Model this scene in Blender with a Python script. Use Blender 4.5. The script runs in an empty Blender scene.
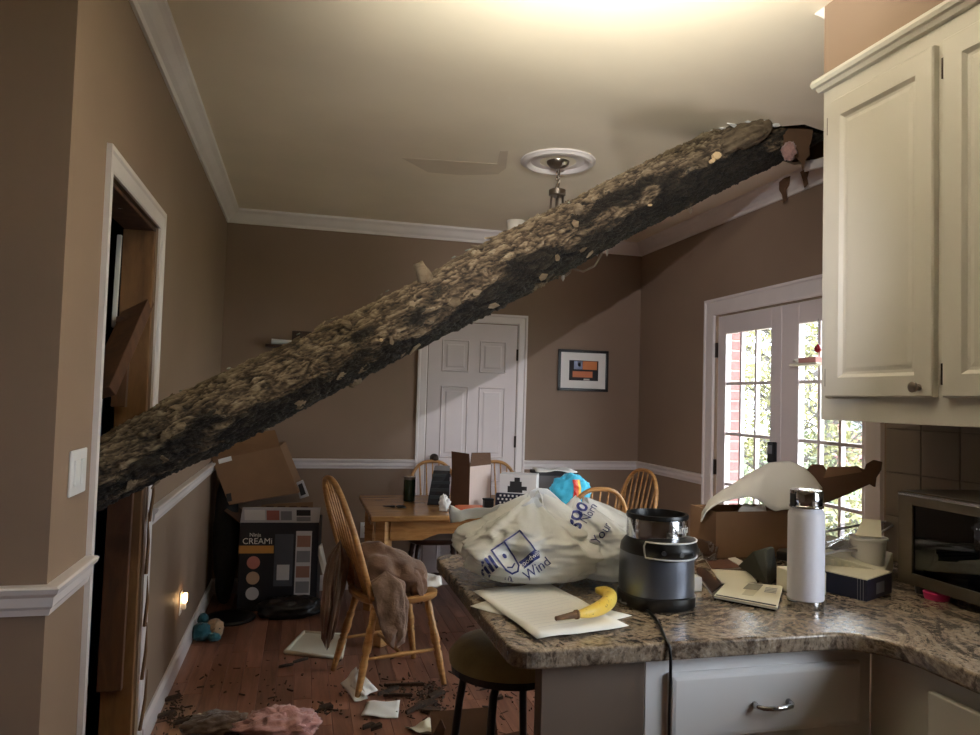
import bpy, bmesh, math, random
from mathutils import Vector, Matrix, noise
from mathutils.bvhtree import BVHTree

D = bpy.data
SC = bpy.context.scene
COL = SC.collection
random.seed(7)
V = Vector
PI = math.pi

# ------------------------------------------------------------------ camera
F_PX, YAW, PITCH, ROLL = 733.36, math.radians(14.2165), math.radians(2.4476), math.radians(1.6398)
CAM = V((0, 0, 1.43))
fw = V((math.sin(YAW) * math.cos(PITCH), math.cos(YAW) * math.cos(PITCH), math.sin(PITCH)))
r0 = V((math.cos(YAW), -math.sin(YAW), 0))
u0 = r0.cross(fw)
rt = r0 * math.cos(ROLL) + u0 * math.sin(ROLL)
up = -r0 * math.sin(ROLL) + u0 * math.cos(ROLL)
cam_d = D.cameras.new('camera')
cam_d.sensor_width = 36.0
cam_d.lens = F_PX / 980 * 36.0
cam_d.clip_start = 0.02
cam = D.objects.new('camera', cam_d)
m = Matrix.Identity(4)
for i in range(3):
    m[i][0], m[i][1], m[i][2], m[i][3] = rt[i], up[i], -fw[i], CAM[i]
cam.matrix_world = m
COL.objects.link(cam)
SC.camera = cam


def at(px, py, X=None, Y=None, Z=None):
    """point of the room seen at a photograph pixel, on a plane of the room"""
    d = fw + rt * ((px - 490) / F_PX) - up * ((py - 367.5) / F_PX)
    ax, val = (0, X) if X is not None else (1, Y) if Y is not None else (2, Z)
    return CAM + d * ((val - CAM[ax]) / d[ax])


# ------------------------------------------------------------------ world and view
SC.view_settings.view_transform = 'Standard'
SC.view_settings.look = 'None'
SC.view_settings.gamma = 1.0
SC.view_settings.use_curve_mapping = False
SC.view_settings.exposure = 0.12
w = D.worlds.new('overcast_sky')
SC.world = w
w.use_nodes = True
bg = w.node_tree.nodes['Background']
bg.inputs['Color'].default_value = (0.86, 0.93, 1.0, 1)
bg.inputs['Strength'].default_value = 15.0


def lamp(name, kind, loc, energy, color, target=None, **kw):
    l = D.lights.new(name, kind)
    l.energy = energy
    l.color = color
    for k, v in kw.items():
        setattr(l, k, v)
    o = D.objects.new(name, l)
    o.location = loc
    if target is not None:
        o.rotation_euler = (V(target) - V(loc)).to_track_quat('-Z', 'Y').to_euler()
    COL.objects.link(o)
    return o


def portal(name, loc, target, sx, sy):
    o = lamp(name, 'AREA', loc, 1, (1, 1, 1), target, shape='RECTANGLE', size=sx, size_y=sy)
    o.data.cycles.is_portal = True
    return o


CEIL_LAMP = V((0.62, 1.20, 2.31))
SPOT = V((0.08, 0.15, 2.03))
portal('french_door_daylight', (2.66, 3.70, 1.08), (0, 3.70, 1.08), 1.2, 1.7)
portal('kitchen_window_daylight', (1.98, 0.53, 1.615), (0, 0.53, 1.615), 1.17, 1.02)
lamp('uplight_bulb', 'SPOT', CEIL_LAMP, 300, (1.0, 0.97, 0.84), (0.72, 1.53, 2.74), spot_size=math.radians(118), spot_blend=1.0,
     shadow_soft_size=0.05)
lamp('spot_bulb_light', 'SPOT', SPOT, 215, (0.95, 0.94, 1.0), (2.22, 5.0, 1.60), spot_size=math.radians(44), spot_blend=0.75,
     shadow_soft_size=0.012)

# ------------------------------------------------------------------ materials
MATS = {}


def srgb(r, g, b):
    def f(c):
        c /= 255.0
        return c / 12.92 if c <= 0.04045 else ((c + 0.055) / 1.055) ** 2.4
    return (f(r), f(g), f(b), 1)


class NT:
    def __init__(s, name):
        s.m = D.materials.new(name)
        s.m.use_nodes = True
        s.t = s.m.node_tree
        s.b = s.t.nodes['Principled BSDF']
        s.out = s.t.nodes['Material Output']

    def n(s, typ, **kw):
        nd = s.t.nodes.new(typ)
        for k, v in kw.items():
            if k.startswith('i_'):
                nd.inputs[k[2:].replace('_', ' ')].default_value = v
            else:
                setattr(nd, k, v)
        return nd

    def l(s, a, b):
        s.t.links.new(a, b)

    def coord(s, scale=(1, 1, 1), kind='Object', rot=(0, 0, 0)):
        tc = s.n('ShaderNodeTexCoord')
        mp = s.n('ShaderNodeMapping')
        mp.inputs['Scale'].default_value = scale
        mp.inputs['Rotation'].default_value = rot
        s.l(tc.outputs[kind], mp.inputs['Vector'])
        return mp.outputs['Vector']

    def noise(s, vec, scale=5, detail=4, rough=0.55, dist=0):
        nd = s.n('ShaderNodeTexNoise')
        nd.inputs['Scale'].default_value = scale
        nd.inputs['Detail'].default_value = detail
        nd.inputs['Roughness'].default_value = rough
        nd.inputs['Distortion'].default_value = dist
        s.l(vec, nd.inputs['Vector'])
        return nd.outputs['Fac']

    def ramp(s, fac, stops):
        r = s.n('ShaderNodeValToRGB')
        e = r.color_ramp.elements
        while len(e) < len(stops):
            e.new(0.5)
        for el, (p, c) in zip(e, stops):
            el.position = p
            el.color = c
        s.l(fac, r.inputs['Fac'])
        return r.outputs['Color']

    def bump(s, fac, strength=0.3, dist=0.01):
        b = s.n('ShaderNodeBump')
        b.inputs['Strength'].default_value = strength
        b.inputs['Distance'].default_value = dist
        s.l(fac, b.inputs['Height'])
        s.l(b.outputs['Normal'], s.b.inputs['Normal'])


def basic(name, rgb, rough=0.5, metal=0.0, var=0.06, scale=8, bump=0.0, bscale=60, spec=0.5, **extra):
    """a paint, plastic or metal: base colour with slight uneven tone, optional fine relief"""
    if name in MATS:
        return MATS[name]
    t = NT(name)
    c = srgb(*rgb)
    v = t.coord()
    f = t.noise(v, scale, 4)
    lo = tuple(x * (1 - var) for x in c[:3]) + (1,)
    hi = tuple(min(1, x * (1 + var)) for x in c[:3]) + (1,)
    t.l(t.ramp(f, [(0.3, lo), (0.7, hi)]), t.b.inputs['Base Color'])
    t.b.inputs['Roughness'].default_value = rough
    t.b.inputs['Metallic'].default_value = metal
    t.b.inputs['Specular IOR Level'].default_value = spec
    for k, val in extra.items():
        t.b.inputs[k.replace('_', ' ')].default_value = val
    if bump:
        t.bump(t.noise(v, bscale, 3), bump, 0.004)
    MATS[name] = t.m
    return t.m


def emis(name, rgb, strength):
    t = NT(name)
    t.b.inputs['Base Color'].default_value = srgb(*rgb)
    t.b.inputs['Emission Color'].default_value = srgb(*rgb)
    t.b.inputs['Emission Strength'].default_value = strength
    MATS[name] = t.m
    return t.m


def mk_wall(name, rgb):
    t = NT(name)
    c = srgb(*rgb)
    v = t.coord(kind='Object')
    f = t.noise(v, 1.3, 5)
    t.l(t.ramp(f, [(0.3, tuple(x * .93 for x in c[:3]) + (1,)), (0.7, tuple(x * 1.05 for x in c[:3]) + (1,))]), t.b.inputs['Base Color'])
    t.b.inputs['Roughness'].default_value = 0.55
    t.b.inputs['Specular IOR Level'].default_value = 0.25
    t.bump(t.noise(v, 140, 3), 0.08, 0.002)
    MATS[name] = t.m
    return t.m


M_WALL = mk_wall('tan_wall_paint', (139, 118, 101))
M_CEIL = mk_wall('cream_ceiling_paint', (238, 226, 206))
M_TRIM = basic('white_trim_paint', (224, 216, 214), 0.35, var=0.03)
M_DOORP = basic('white_door_paint', (216, 206, 206), 0.4, var=0.02)
M_CAB = basic('cream_cabinet_paint', (206, 202, 192), 0.35, var=0.025, scale=3)
M_CABD = basic('white_cabinet_paint', (214, 212, 212), 0.35, var=0.03, scale=3)
M_NICKEL = basic('brushed_nickel', (150, 140, 130), 0.32, 1.0)
M_STEEL = basic('polished_steel', (205, 205, 208), 0.12, 1.0, var=0.02)
M_BRONZE = basic('dark_bronze', (52, 42, 36), 0.35, 0.8)
M_BLACK = basic('black_plastic', (14, 14, 15), 0.35)
M_MATTEBLACK = basic('matte_black_cloth', (12, 12, 13), 0.9)
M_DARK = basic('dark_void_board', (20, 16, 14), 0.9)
M_PAPER = basic('white_paper', (235, 233, 228), 0.8, var=0.02)
M_PAPER2 = basic('cream_paper', (222, 216, 196), 0.8, var=0.03)
M_INK = basic('dark_ink', (40, 38, 40), 0.8)
M_WHITEPL = basic('white_plastic', (226, 224, 222), 0.4, var=0.02)
M_BLUEINK = basic('blue_ink', (24, 38, 110), 0.6, var=0.02)


def mk_wood(name, c1, c2, c3, scale=(1, 1, 1), rough=0.4, rnd=False, gl=0.5, rot=(0, 0, 0)):
    t = NT(name)
    v = t.coord(scale, rot=rot)
    if rnd:
        oi = t.n('ShaderNodeObjectInfo')
        ad = t.n('ShaderNodeVectorMath', operation='ADD')
        cmb = t.n('ShaderNodeCombineXYZ')
        mu = t.n('ShaderNodeMath', operation='MULTIPLY')
        mu.inputs[1].default_value = 37.0
        t.l(oi.outputs['Random'], mu.inputs[0])
        for k in range(3):
            t.l(mu.outputs[0], cmb.inputs[k])
        t.l(v, ad.inputs[0])
        t.l(cmb.outputs[0], ad.inputs[1])
        v = ad.outputs[0]
    f = t.noise(v, 3.0, 8, 0.62, 0.6)
    col = t.ramp(f, [(0.28, srgb(*c1)), (0.5, srgb(*c2)), (0.74, srgb(*c3))])
    if rnd:
        hs = t.n('ShaderNodeHueSaturation')
        mr = t.n('ShaderNodeMapRange')
        mr.inputs['To Min'].default_value = 0.72
        mr.inputs['To Max'].default_value = 1.2
        t.l(oi.outputs['Random'], mr.inputs['Value'])
        t.l(mr.outputs[0], hs.inputs['Value'])
        t.l(col, hs.inputs['Color'])
        col = hs.outputs['Color']
    t.l(col, t.b.inputs['Base Color'])
    t.b.inputs['Roughness'].default_value = rough
    t.b.inputs['Specular IOR Level'].default_value = gl
    t.bump(f, 0.12, 0.003)
    MATS[name] = t.m
    return t.m


M_FLOOR = mk_wood('red_oak_floor', (98, 64, 50), (134, 92, 74), (158, 114, 94), (9, 0.8, 3), 0.33, rnd=True)
M_OAK = mk_wood('golden_oak', (150, 104, 58), (186, 138, 84), (204, 160, 104), (2, 2, 14), 0.38)
M_OAKTOP = mk_wood('golden_oak_tabletop', (140, 98, 54), (172, 126, 76), (190, 146, 92), (1.2, 14, 3), 0.25)
M_DKWOOD = mk_wood('dark_stained_wood', (36, 22, 16), (54, 32, 22), (70, 44, 30), (2, 2, 14), 0.35)
M_LUMBER = mk_wood('bare_lumber', (92, 64, 40), (118, 84, 52), (136, 100, 64), (6, 6, 1.2), 0.75)
M_LUMBERD = mk_wood('dark_old_lumber', (58, 36, 22), (82, 52, 32), (100, 66, 42), (6, 6, 1.2), 0.75)
M_CARD = basic('brown_cardboard', (128, 96, 68), 0.85, var=0.06, bump=0.15, bscale=90)
M_CARDD = basic('dark_brown_cardboard', (84, 56, 36), 0.85, var=0.08, bump=0.15, bscale=90)


def mk_granite():
    t = NT('brown_granite_laminate')
    v = t.coord()
    n1 = t.noise(v, 3.6, 10, 0.74, 2.8)
    c1 = t.ramp(n1, [(0.30, srgb(30, 25, 22)), (0.42, srgb(70, 57, 47)), (0.50, srgb(150, 134, 116)), (0.56, srgb(62, 50, 42)), (0.66, srgb(100, 84, 70)), (0.74, srgb(186, 174, 158))])
    n2 = t.noise(v, 70, 6, 0.7)
    c2 = t.ramp(n2, [(0.36, srgb(24, 20, 18)), (0.50, srgb(120, 104, 88)), (0.66, srgb(196, 186, 172))])
    mx = t.n('ShaderNodeMix', data_type='RGBA')
    mx.inputs[0].default_value = 0.30
    t.l(c1, mx.inputs[6])
    t.l(c2, mx.inputs[7])
    t.l(mx.outputs[2], t.b.inputs['Base Color'])
    t.b.inputs['Roughness'].default_value = 0.22
    t.bump(n2, 0.05, 0.001)
    MATS['granite'] = t.m
    return t.m


M_GRAN = mk_granite()


def mk_bark():
    t = NT('tree_bark')
    v = t.coord((1.0, 3.2, 3.2))
    n1 = t.noise(v, 7, 10, 0.7, 0.8)
    att = t.n('ShaderNodeAttribute', attribute_name='bark')
    mx = t.n('ShaderNodeMath', operation='ADD')
    sc = t.n('ShaderNodeMath', operation='MULTIPLY')
    sc.inputs[1].default_value = 0.5
    t.l(n1, sc.inputs[0])
    sc2 = t.n('ShaderNodeMath', operation='MULTIPLY')
    sc2.inputs[1].default_value = 0.55
    t.l(att.outputs['Fac'], sc2.inputs[0])
    t.l(sc.outputs[0], mx.inputs[0])
    t.l(sc2.outputs[0], mx.inputs[1])
    col = t.ramp(mx.outputs[0], [(0.22, srgb(26, 20, 15)), (0.37, srgb(96, 80, 61)), (0.52, srgb(148, 129, 102)), (0.72, srgb(192, 177, 150))])
    # bark tinted near-black where the flank mask is high
    wa = t.n('ShaderNodeAttribute', attribute_name='dark_flank')
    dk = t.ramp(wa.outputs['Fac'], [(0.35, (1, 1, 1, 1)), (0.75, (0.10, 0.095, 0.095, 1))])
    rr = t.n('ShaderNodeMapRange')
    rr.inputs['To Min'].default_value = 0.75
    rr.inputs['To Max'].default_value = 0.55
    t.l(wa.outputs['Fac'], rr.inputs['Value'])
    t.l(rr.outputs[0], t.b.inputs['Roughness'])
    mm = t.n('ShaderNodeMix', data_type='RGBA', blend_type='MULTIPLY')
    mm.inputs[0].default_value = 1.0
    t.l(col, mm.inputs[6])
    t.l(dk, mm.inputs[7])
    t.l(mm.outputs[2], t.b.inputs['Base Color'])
    t.b.inputs['Specular IOR Level'].default_value = 0.45
    n2 = t.noise(t.coord((3, 6, 6)), 14, 9, 0.78, 0.4)
    t.bump(n2, 1.0, 0.018)
    MATS['bark'] = t.m
    return t.m


M_BARK = mk_bark()


def mk_glass(name, tint=(1, 1, 1), gloss=0.06):
    t = NT(name)
    tr = t.n('ShaderNodeBsdfTransparent')
    tr.inputs['Color'].default_value = (*tint, 1)
    gl = t.n('ShaderNodeBsdfGlossy')
    gl.inputs['Roughness'].default_value = 0.03
    mx = t.n('ShaderNodeMixShader')
    mx.inputs[0].default_value = gloss
    t.l(tr.outputs[0], mx.inputs[1])
    t.l(gl.outputs[0], mx.inputs[2])
    t.l(mx.outputs[0], t.out.inputs['Surface'])
    t.t.nodes.remove(t.b)
    MATS[name] = t.m
    return t.m


M_GLASS = mk_glass('window_glass', (0.97, 0.98, 0.99), 0.05)
M_CLEARPL = mk_glass('clear_plastic', (0.80, 0.80, 0.84), 0.22)


def mk_thin(name, rgb, transl=0.35, rough=0.35, bump=0.0, bscale=30, gloss=0.3):
    """thin sheet that lets some light through: plastic bag, foam, paper shade"""
    t = NT(name)
    c = srgb(*rgb)
    t.b.inputs['Base Color'].default_value = c
    t.b.inputs['Roughness'].default_value = rough
    t.b.inputs['Specular IOR Level'].default_value = gloss
    v = t.coord()
    if bump:
        t.bump(t.noise(v, bscale, 6, 0.6, 0.8), bump, 0.01)
    tl = t.n('ShaderNodeBsdfTranslucent')
    tl.inputs['Color'].default_value = c
    mx = t.n('ShaderNodeMixShader')
    mx.inputs[0].default_value = transl
    t.l(t.b.outputs[0], mx.inputs[1])
    t.l(tl.outputs[0], mx.inputs[2])
    t.l(mx.outputs[0], t.out.inputs['Surface'])
    MATS[name] = t.m
    return t.m


M_BAG = mk_thin('cloudy_plastic_bag', (244, 245, 244), 0.30, 0.22, 0.35, 16, 0.6)
M_BAG2 = mk_thin('white_plastic_bag', (242, 244, 246), 0.30, 0.22, 0.35, 16, 0.6)
M_FOAM = mk_thin('white_foam_sheet', (232, 228, 220), 0.35, 0.8)
M_SHADE = mk_thin('frosted_shade', (232, 226, 214), 0.4, 0.4)


def mk_fabric(name, rgb, bump=0.6, bscale=120, var=0.18, scale=14):
    t = NT(name)
    c = srgb(*rgb)
    v = t.coord()
    f = t.noise(v, scale, 6, 0.65)
    t.l(t.ramp(f, [(0.3, tuple(x * (1 - var) for x in c[:3]) + (1,)), (0.7, tuple(min(1, x * (1 + var)) for x in c[:3]) + (1,))]), t.b.inputs['Base Color'])
    t.b.inputs['Roughness'].default_value = 0.95
    t.b.inputs['Specular IOR Level'].default_value = 0.1
    t.b.inputs['Sheen Weight'].default_value = 0.3
    t.bump(t.noise(v, bscale, 4), bump, 0.006)
    MATS[name] = t.m
    return t.m


M_COAT = mk_fabric('taupe_fleece', (120, 94, 80))
M_COATIN = mk_fabric('shaggy_fleece_lining', (142, 118, 104), 1.0, 60)
M_INSUL = mk_fabric('pink_insulation', (190, 142, 136), 1.0, 45, 0.25, 9)
M_OLIVE = mk_fabric('olive_cushion', (156, 142, 100), 0.3, 160)
M_TEAL = mk_fabric('teal_plush', (44, 92, 104))
M_TANPLUSH = mk_fabric('tan_plush', (168, 140, 110))
M_TARP = basic('blue_tarp', (20, 52, 110), 0.5)
M_CYAN = mk_fabric('turquoise_print', (70, 176, 208), 0.2, 100, 0.1)
M_ORANGE = basic('orange_plastic', (214, 84, 44), 0.4)
M_RED = basic('red_print', (196, 48, 40), 0.6)
M_YELLOW = basic('yellow_print', (236, 186, 70), 0.6)
M_NAVY = basic('navy_box_print', (20, 24, 48), 0.45)
M_BOXBLK = basic('black_box_print', (24, 26, 34), 0.5)
M_GOLD = basic('gold_box_print', (196, 140, 70), 0.5)
M_GREY = basic('grey_print', (128, 130, 136), 0.5)
M_LGREY = basic('light_grey_print', (196, 196, 200), 0.5)
M_DGREEN = basic('dark_green_glass', (34, 46, 28), 0.15)
M_BLENDER = basic('blender_graphite', (108, 112, 122), 0.30, 0.75, var=0.03)
M_BOTTLE = basic('white_powder_coat', (224, 222, 232), 0.45, var=0.015, bump=0.05, bscale=300)
M_OVEN = basic('oven_stainless', (126, 116, 104), 0.32, 0.85)
M_OVENGLASS = basic('oven_dark_glass', (12, 10, 10), 0.06)
M_PINK = basic('magenta_rubber', (170, 36, 90), 0.5)
M_GROUT = basic('dark_grout', (116, 104, 94), 0.9)
M_TILE = mk_wall('brown_slate_tile', (132, 118, 106))
M_BRICK = basic('red_brick', (150, 100, 98), 0.9, var=0.2, scale=20, bump=0.4)
M_MORTAR = basic('pale_mortar', (186, 176, 166), 0.95)
M_LEAF = basic('green_leaves', (98, 108, 84), 0.7, var=0.35, scale=5)
M_LEAFY = basic('yellow_green_leaves', (142, 140, 98), 0.7, var=0.3, scale=5)
M_TWIG = basic('grey_twigs', (84, 79, 76), 0.9, var=0.2)
M_GRASS = basic('winter_lawn', (150, 150, 100), 0.95, var=0.3, scale=3)


def mk_banana():
    t = NT('banana_peel')
    v = t.coord()
    c1 = t.ramp(t.noise(v, 16, 5), [(0.3, srgb(222, 182, 66)), (0.7, srgb(240, 214, 108))])
    sp = t.ramp(t.noise(v, 95, 3), [(0.62, (1, 1, 1, 1)), (0.70, srgb(120, 84, 40))])
    mm = t.n('ShaderNodeMix', data_type='RGBA', blend_type='MULTIPLY')
    mm.inputs[0].default_value = 0.8
    t.l(c1, mm.inputs[6])
    t.l(sp, mm.inputs[7])
    t.l(mm.outputs[2], t.b.inputs['Base Color'])
    t.b.inputs['Roughness'].default_value = 0.4
    return t.m


M_BANANA = mk_banana()
M_BANSTEM = basic('banana_stem', (96, 66, 40), 0.8, var=0.25, scale=60)


# ------------------------------------------------------------------ mesh helpers
class MB:
    def __init__(s):
        s.v, s.f, s.mi = [], [], []
        s.k = 0

    def add(s, vs, fs):
        o = len(s.v)
        s.v += [V(x) for x in vs]
        s.f += [tuple(i + o for i in f) for f in fs]
        s.mi += [s.k] * len(fs)
        return s

    def box(s, lo, hi):
        x0, y0, z0 = lo
        x1, y1, z1 = hi
        return s.add([(x0, y0, z0), (x1, y0, z0), (x1, y1, z0), (x0, y1, z0), (x0, y0, z1), (x1, y0, z1), (x1, y1, z1), (x0, y1, z1)],
                     [(0, 3, 2, 1), (4, 5, 6, 7), (0, 1, 5, 4), (1, 2, 6, 5), (2, 3, 7, 6), (3, 0, 4, 7)])

    def obox(s, c, ax, ay, az):
        """box from centre and three half-axis vectors"""
        c, ax, ay, az = V(c), V(ax), V(ay), V(az)
        vs = [c + ax * i + ay * j + az * k for k in (-1, 1) for i, j in ((-1, -1), (1, -1), (1, 1), (-1, 1))]
        return s.add(vs, [(0, 3, 2, 1), (4, 5, 6, 7), (0, 1, 5, 4), (1, 2, 6, 5), (2, 3, 7, 6), (3, 0, 4, 7)])

    def slab(s, quad, th):
        """four corner points and thickness along the normal"""
        q = [V(p) for p in quad]
        n = (q[1] - q[0]).cross(q[3] - q[0]).normalized() * th
        return s.add(q + [p - n for p in q], [(0, 1, 2, 3), (7, 6, 5, 4), (0, 4, 5, 1), (1, 5, 6, 2), (2, 6, 7, 3), (3, 7, 4, 0)])

    def prism(s, pts, vec):
        pts = [V(p) for p in pts]
        n = len(pts)
        vec = V(vec)
        fs = [tuple(range(n))[::-1], tuple(range(n, 2 * n))]
        fs += [(i, (i + 1) % n, (i + 1) % n + n, i + n) for i in range(n)]
        return s.add(pts + [p + vec for p in pts], fs)

    def sweep(s, pts, radii, n=10, closed=False, caps=True, flat=None):
        pts = [V(p) for p in pts]
        if not hasattr(radii, '__len__'):
            radii = [radii] * len(pts)
        N = len(pts)
        rings = []
        prev = None
        for i, p in enumerate(pts):
            a = pts[(i - 1) % N] if (closed or i > 0) else p
            b = pts[(i + 1) % N] if (closed or i < N - 1) else p
            t = (b - a).normalized()
            if prev is None:
                ref = V((0, 0, 1)) if abs(t.z) < 0.9 else V((1, 0, 0))
                u = (ref - t * ref.dot(t)).normalized()
            else:
                u = (prev - t * prev.dot(t)).normalized()
            prev = u
            w_ = t.cross(u)
            r = radii[i]
            ru, rw = (r, r) if flat is None else (r * flat[0], r * flat[1])
            rings.append([p + u * (ru * math.cos(2 * PI * k / n)) + w_ * (rw * math.sin(2 * PI * k / n)) for k in range(n)])
        vs = [v for r in rings for v in r]
        fs = []
        M = N if closed else N - 1
        for i in range(M):
            j = (i + 1) % N
            for k in range(n):
                k2 = (k + 1) % n
                fs.append((i * n + k, i * n + k2, j * n + k2, j * n + k))
        if caps and not closed:
            fs.append(tuple(range(n))[::-1])
            fs.append(tuple((N - 1) * n + k for k in range(n)))
        return s.add(vs, fs)

    def turned(s, p0, p1, prof, n=12):
        p0, p1 = V(p0), V(p1)
        return s.sweep([p0.lerp(p1, t) for t, r in prof], [r for t, r in prof], n)

    def lathe(s, c, prof, n=24, cap0=True, cap1=True, axis=None):
        c = V(c)
        vs, fs = [], []
        for r, z in prof:
            for k in range(n):
                a = 2 * PI * k / n
                vs.append(c + V((r * math.cos(a), r * math.sin(a), z)))
        for i in range(len(prof) - 1):
            for k in range(n):
                k2 = (k + 1) % n
                fs.append((i * n + k, i * n + k2, (i + 1) * n + k2, (i + 1) * n + k))
        if cap0:
            fs.append(tuple(range(n))[::-1])
        if cap1:
            fs.append(tuple((len(prof) - 1) * n + k for k in range(n)))
        return s.add(vs, fs)

    def grid(s, nu, nv, fn, wrap_u=False):
        vs = [V(fn(i / (nu if wrap_u else nu - 1), j / (nv - 1))) for j in range(nv) for i in range(nu)]
        fs = []
        for j in range(nv - 1):
            for i in range(nu if wrap_u else nu - 1):
                i2 = (i + 1) % nu
                fs.append((j * nu + i, j * nu + i2, (j + 1) * nu + i2, (j + 1) * nu + i))
        return s.add(vs, fs)

    def build(s, name, mat, parent=None, smooth=False, bevel=0.0, at_=None, solid=0.0, seg=2, sub=0, auto=None):
        me = D.meshes.new(name)
        off = V((0, 0, 0))
        if parent is not None:
            off = V(parent.get('_base', (0, 0, 0)))
        elif at_ is not None:
            off = V(at_)
        me.from_pydata([v - off for v in s.v], [], s.f)
        for mt in (mat if isinstance(mat, (list, tuple)) else [mat]):
            me.materials.append(mt)
        if isinstance(mat, (list, tuple)):
            me.polygons.foreach_set('material_index', s.mi)
        bm = bmesh.new()
        bm.from_mesh(me)
        bmesh.ops.recalc_face_normals(bm, faces=bm.faces)
        bm.to_mesh(me)
        bm.free()
        if smooth:
            me.polygons.foreach_set('use_smooth', [True] * len(me.polygons))
            if auto:
                me.set_sharp_from_angle(angle=math.radians(auto))
        o = D.objects.new(name, me)
        COL.objects.link(o)
        if parent is not None:
            o.parent = parent
            o['_base'] = tuple(off)
        elif at_ is not None:
            o.location = off
            o['_base'] = tuple(off)
        if solid:
            md = o.modifiers.new('thickness', 'SOLIDIFY')
            md.thickness = solid
            md.offset = 0
        if bevel:
            md = o.modifiers.new('bevel', 'BEVEL')
            md.width = bevel
            md.segments = seg
            md.limit_method = 'ANGLE'
            md.angle_limit = math.radians(40)
        if sub:
            md = o.modifiers.new('sub', 'SUBSURF')
            md.levels = sub
            md.render_levels = sub
        return o


def tag(o, label=None, cat=None, group=None, kind=None):
    if label:
        o['label'] = label
    if cat:
        o['category'] = cat
    if group:
        o['group'] = group
    if kind:
        o['kind'] = kind
    return o


def thing(name, loc, label, cat, group=None, rz=0.0, local=False):
    o = D.objects.new(name, None)
    o.empty_display_size = 0.05
    o.location = loc
    o.rotation_euler = (0, 0, rz)
    COL.objects.link(o)
    o['_base'] = (0, 0, 0) if local else tuple(loc)
    return tag(o, label, cat, group)


def copy_tree(o, parent=None):
    c = o.copy()
    COL.objects.link(c)
    c.parent = parent
    for ch in list(o.children):
        copy_tree(ch, c)
    return c


def struct(o):
    o['kind'] = 'structure'
    return o


_fontcache = {}


def text_mesh(txt, size, extrude=0.0, shear=0.0):
    cu = D.curves.new('lettering', 'FONT')
    cu.body = txt
    cu.size = size
    cu.extrude = extrude
    cu.shear = shear
    cu.align_x = 'CENTER'
    cu.align_y = 'CENTER'
    cu.resolution_u = 3
    ob = D.objects.new('lettering', cu)
    COL.objects.link(ob)
    me = D.meshes.new_from_object(ob.evaluated_get(bpy.context.evaluated_depsgraph_get()))
    D.objects.remove(ob)
    D.curves.remove(cu)
    vs = [v.co.copy() for v in me.vertices]
    fs = [tuple(p.vertices) for p in me.polygons]
    D.meshes.remove(me)
    return vs, fs


def flat_text(name, txt, size, org, ex, ey, mat, parent, off=0.0012, bold=0.0):
    """printed lettering on a flat face: origin at centre, ex reading direction, ey up"""
    ex, ey, org = V(ex).normalized(), V(ey).normalized(), V(org)
    n = ex.cross(ey)
    vs, fs = text_mesh(txt, size)
    b = MB()
    b.add([org + ex * v.x + ey * v.y + n * off for v in vs], fs)
    return b.build(name, mat, parent)


def nz(p, s=1.0, seed=0.0):
    return noise.noise(V((p[0] * s + seed, p[1] * s + seed * 1.7, p[2] * s - seed)))


# ================================================================== SETTING
XL, XR, YB, ZC = -0.577, 2.676, 5.549, 2.74
XK = 2.0            # kitchen side wall
YF = 1.98           # wall facing the camera at the left

# ---- floor
b = MB().box((-2.7, -1.7, -0.12), (2.9, 5.7, -0.012))
floor = struct(b.build('floor', M_FLOOR))
PW = 0.0838
cache = {}


def plank_mesh(L):
    L = round(L, 3)
    if L not in cache:
        h, c, wd = 0.012, 0.0022, PW - 0.0006
        bb = MB()
        lo = [(0, 0), (wd, 0), (wd, L - .0006), (0, L - .0006)]
        hi = [(c, c), (wd - c, c), (wd - c, L - .0006 - c), (c, L - .0006 - c)]
        bb.add([(x, y, -h) for x, y in lo] + [(x, y, -c) for x, y in lo] + [(x, y, 0) for x, y in hi],
               [(0, 1, 5, 4), (1, 2, 6, 5), (2, 3, 7, 6), (3, 0, 4, 7), (4, 5, 9, 8), (5, 6, 10, 9), (6, 7, 11, 10), (7, 4, 8, 11), (8, 9, 10, 11)])
        me = D.meshes.new('plank')
        me.from_pydata(bb.v, [], bb.f)
        me.materials.append(M_FLOOR)
        cache[L] = me
    return cache[L]


rp = random.Random(3)
x = XL
while x < 2.60:
    y = 2.45 - rp.random() * 0.5
    y0 = 2.3
    first = True
    while y0 < YB - 0.01:
        L = rp.choice([0.55, 0.7, 0.85, 1.0])
        if first:
            L = rp.choice([0.3, 0.45, 0.6, 0.75])
            first = False
        if y0 + L > YB - 0.25:
            L = YB - y0
        o = D.objects.new('plank', plank_mesh(L))
        o.location = (x, y0, 0)
        COL.objects.link(o)
        o.parent = floor
        y0 += L
    x += PW
b = MB().box((-2.7, -1.7, -0.012), (2.7, 2.298, 0.0))
b.box((-2.7, 2.298, -0.012), (XL - 0.001, 5.6, 0.0))
b.build('kitchen_flooring', M_FLOOR, floor)

# ---- ceiling with the torn hole
hole = [(1.88, 3.06), (1.89, 2.99), (1.97, 2.95), (2.03, 2.92), (2.12, 2.94), (2.2, 2.89), (2.33, 2.93), (2.45, 2.90), (2.55, 2.95), (2.63, 2.99),
        (2.60, 3.10), (2.63, 3.2), (2.60, 3.33), (2.52, 3.40), (2.43, 3.36), (2.30, 3.41), (2.19, 3.36), (2.07, 3.35), (1.99, 3.26), (1.94, 3.20), (1.90, 3.13)]
bm = bmesh.new()
outer = [bm.verts.new((x, y, ZC)) for x, y in ((-2.7, -1.7), (2.8, -1.7), (2.8, 5.65), (-2.7, 5.65))]
inner = [bm.verts.new((x, y, ZC)) for x, y in hole]
eds = [bm.edges.new((outer[i], outer[(i + 1) % 4])) for i in range(4)]
eds += [bm.edges.new((inner[i], inner[(i + 1) % len(inner)])) for i in range(len(inner))]
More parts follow.
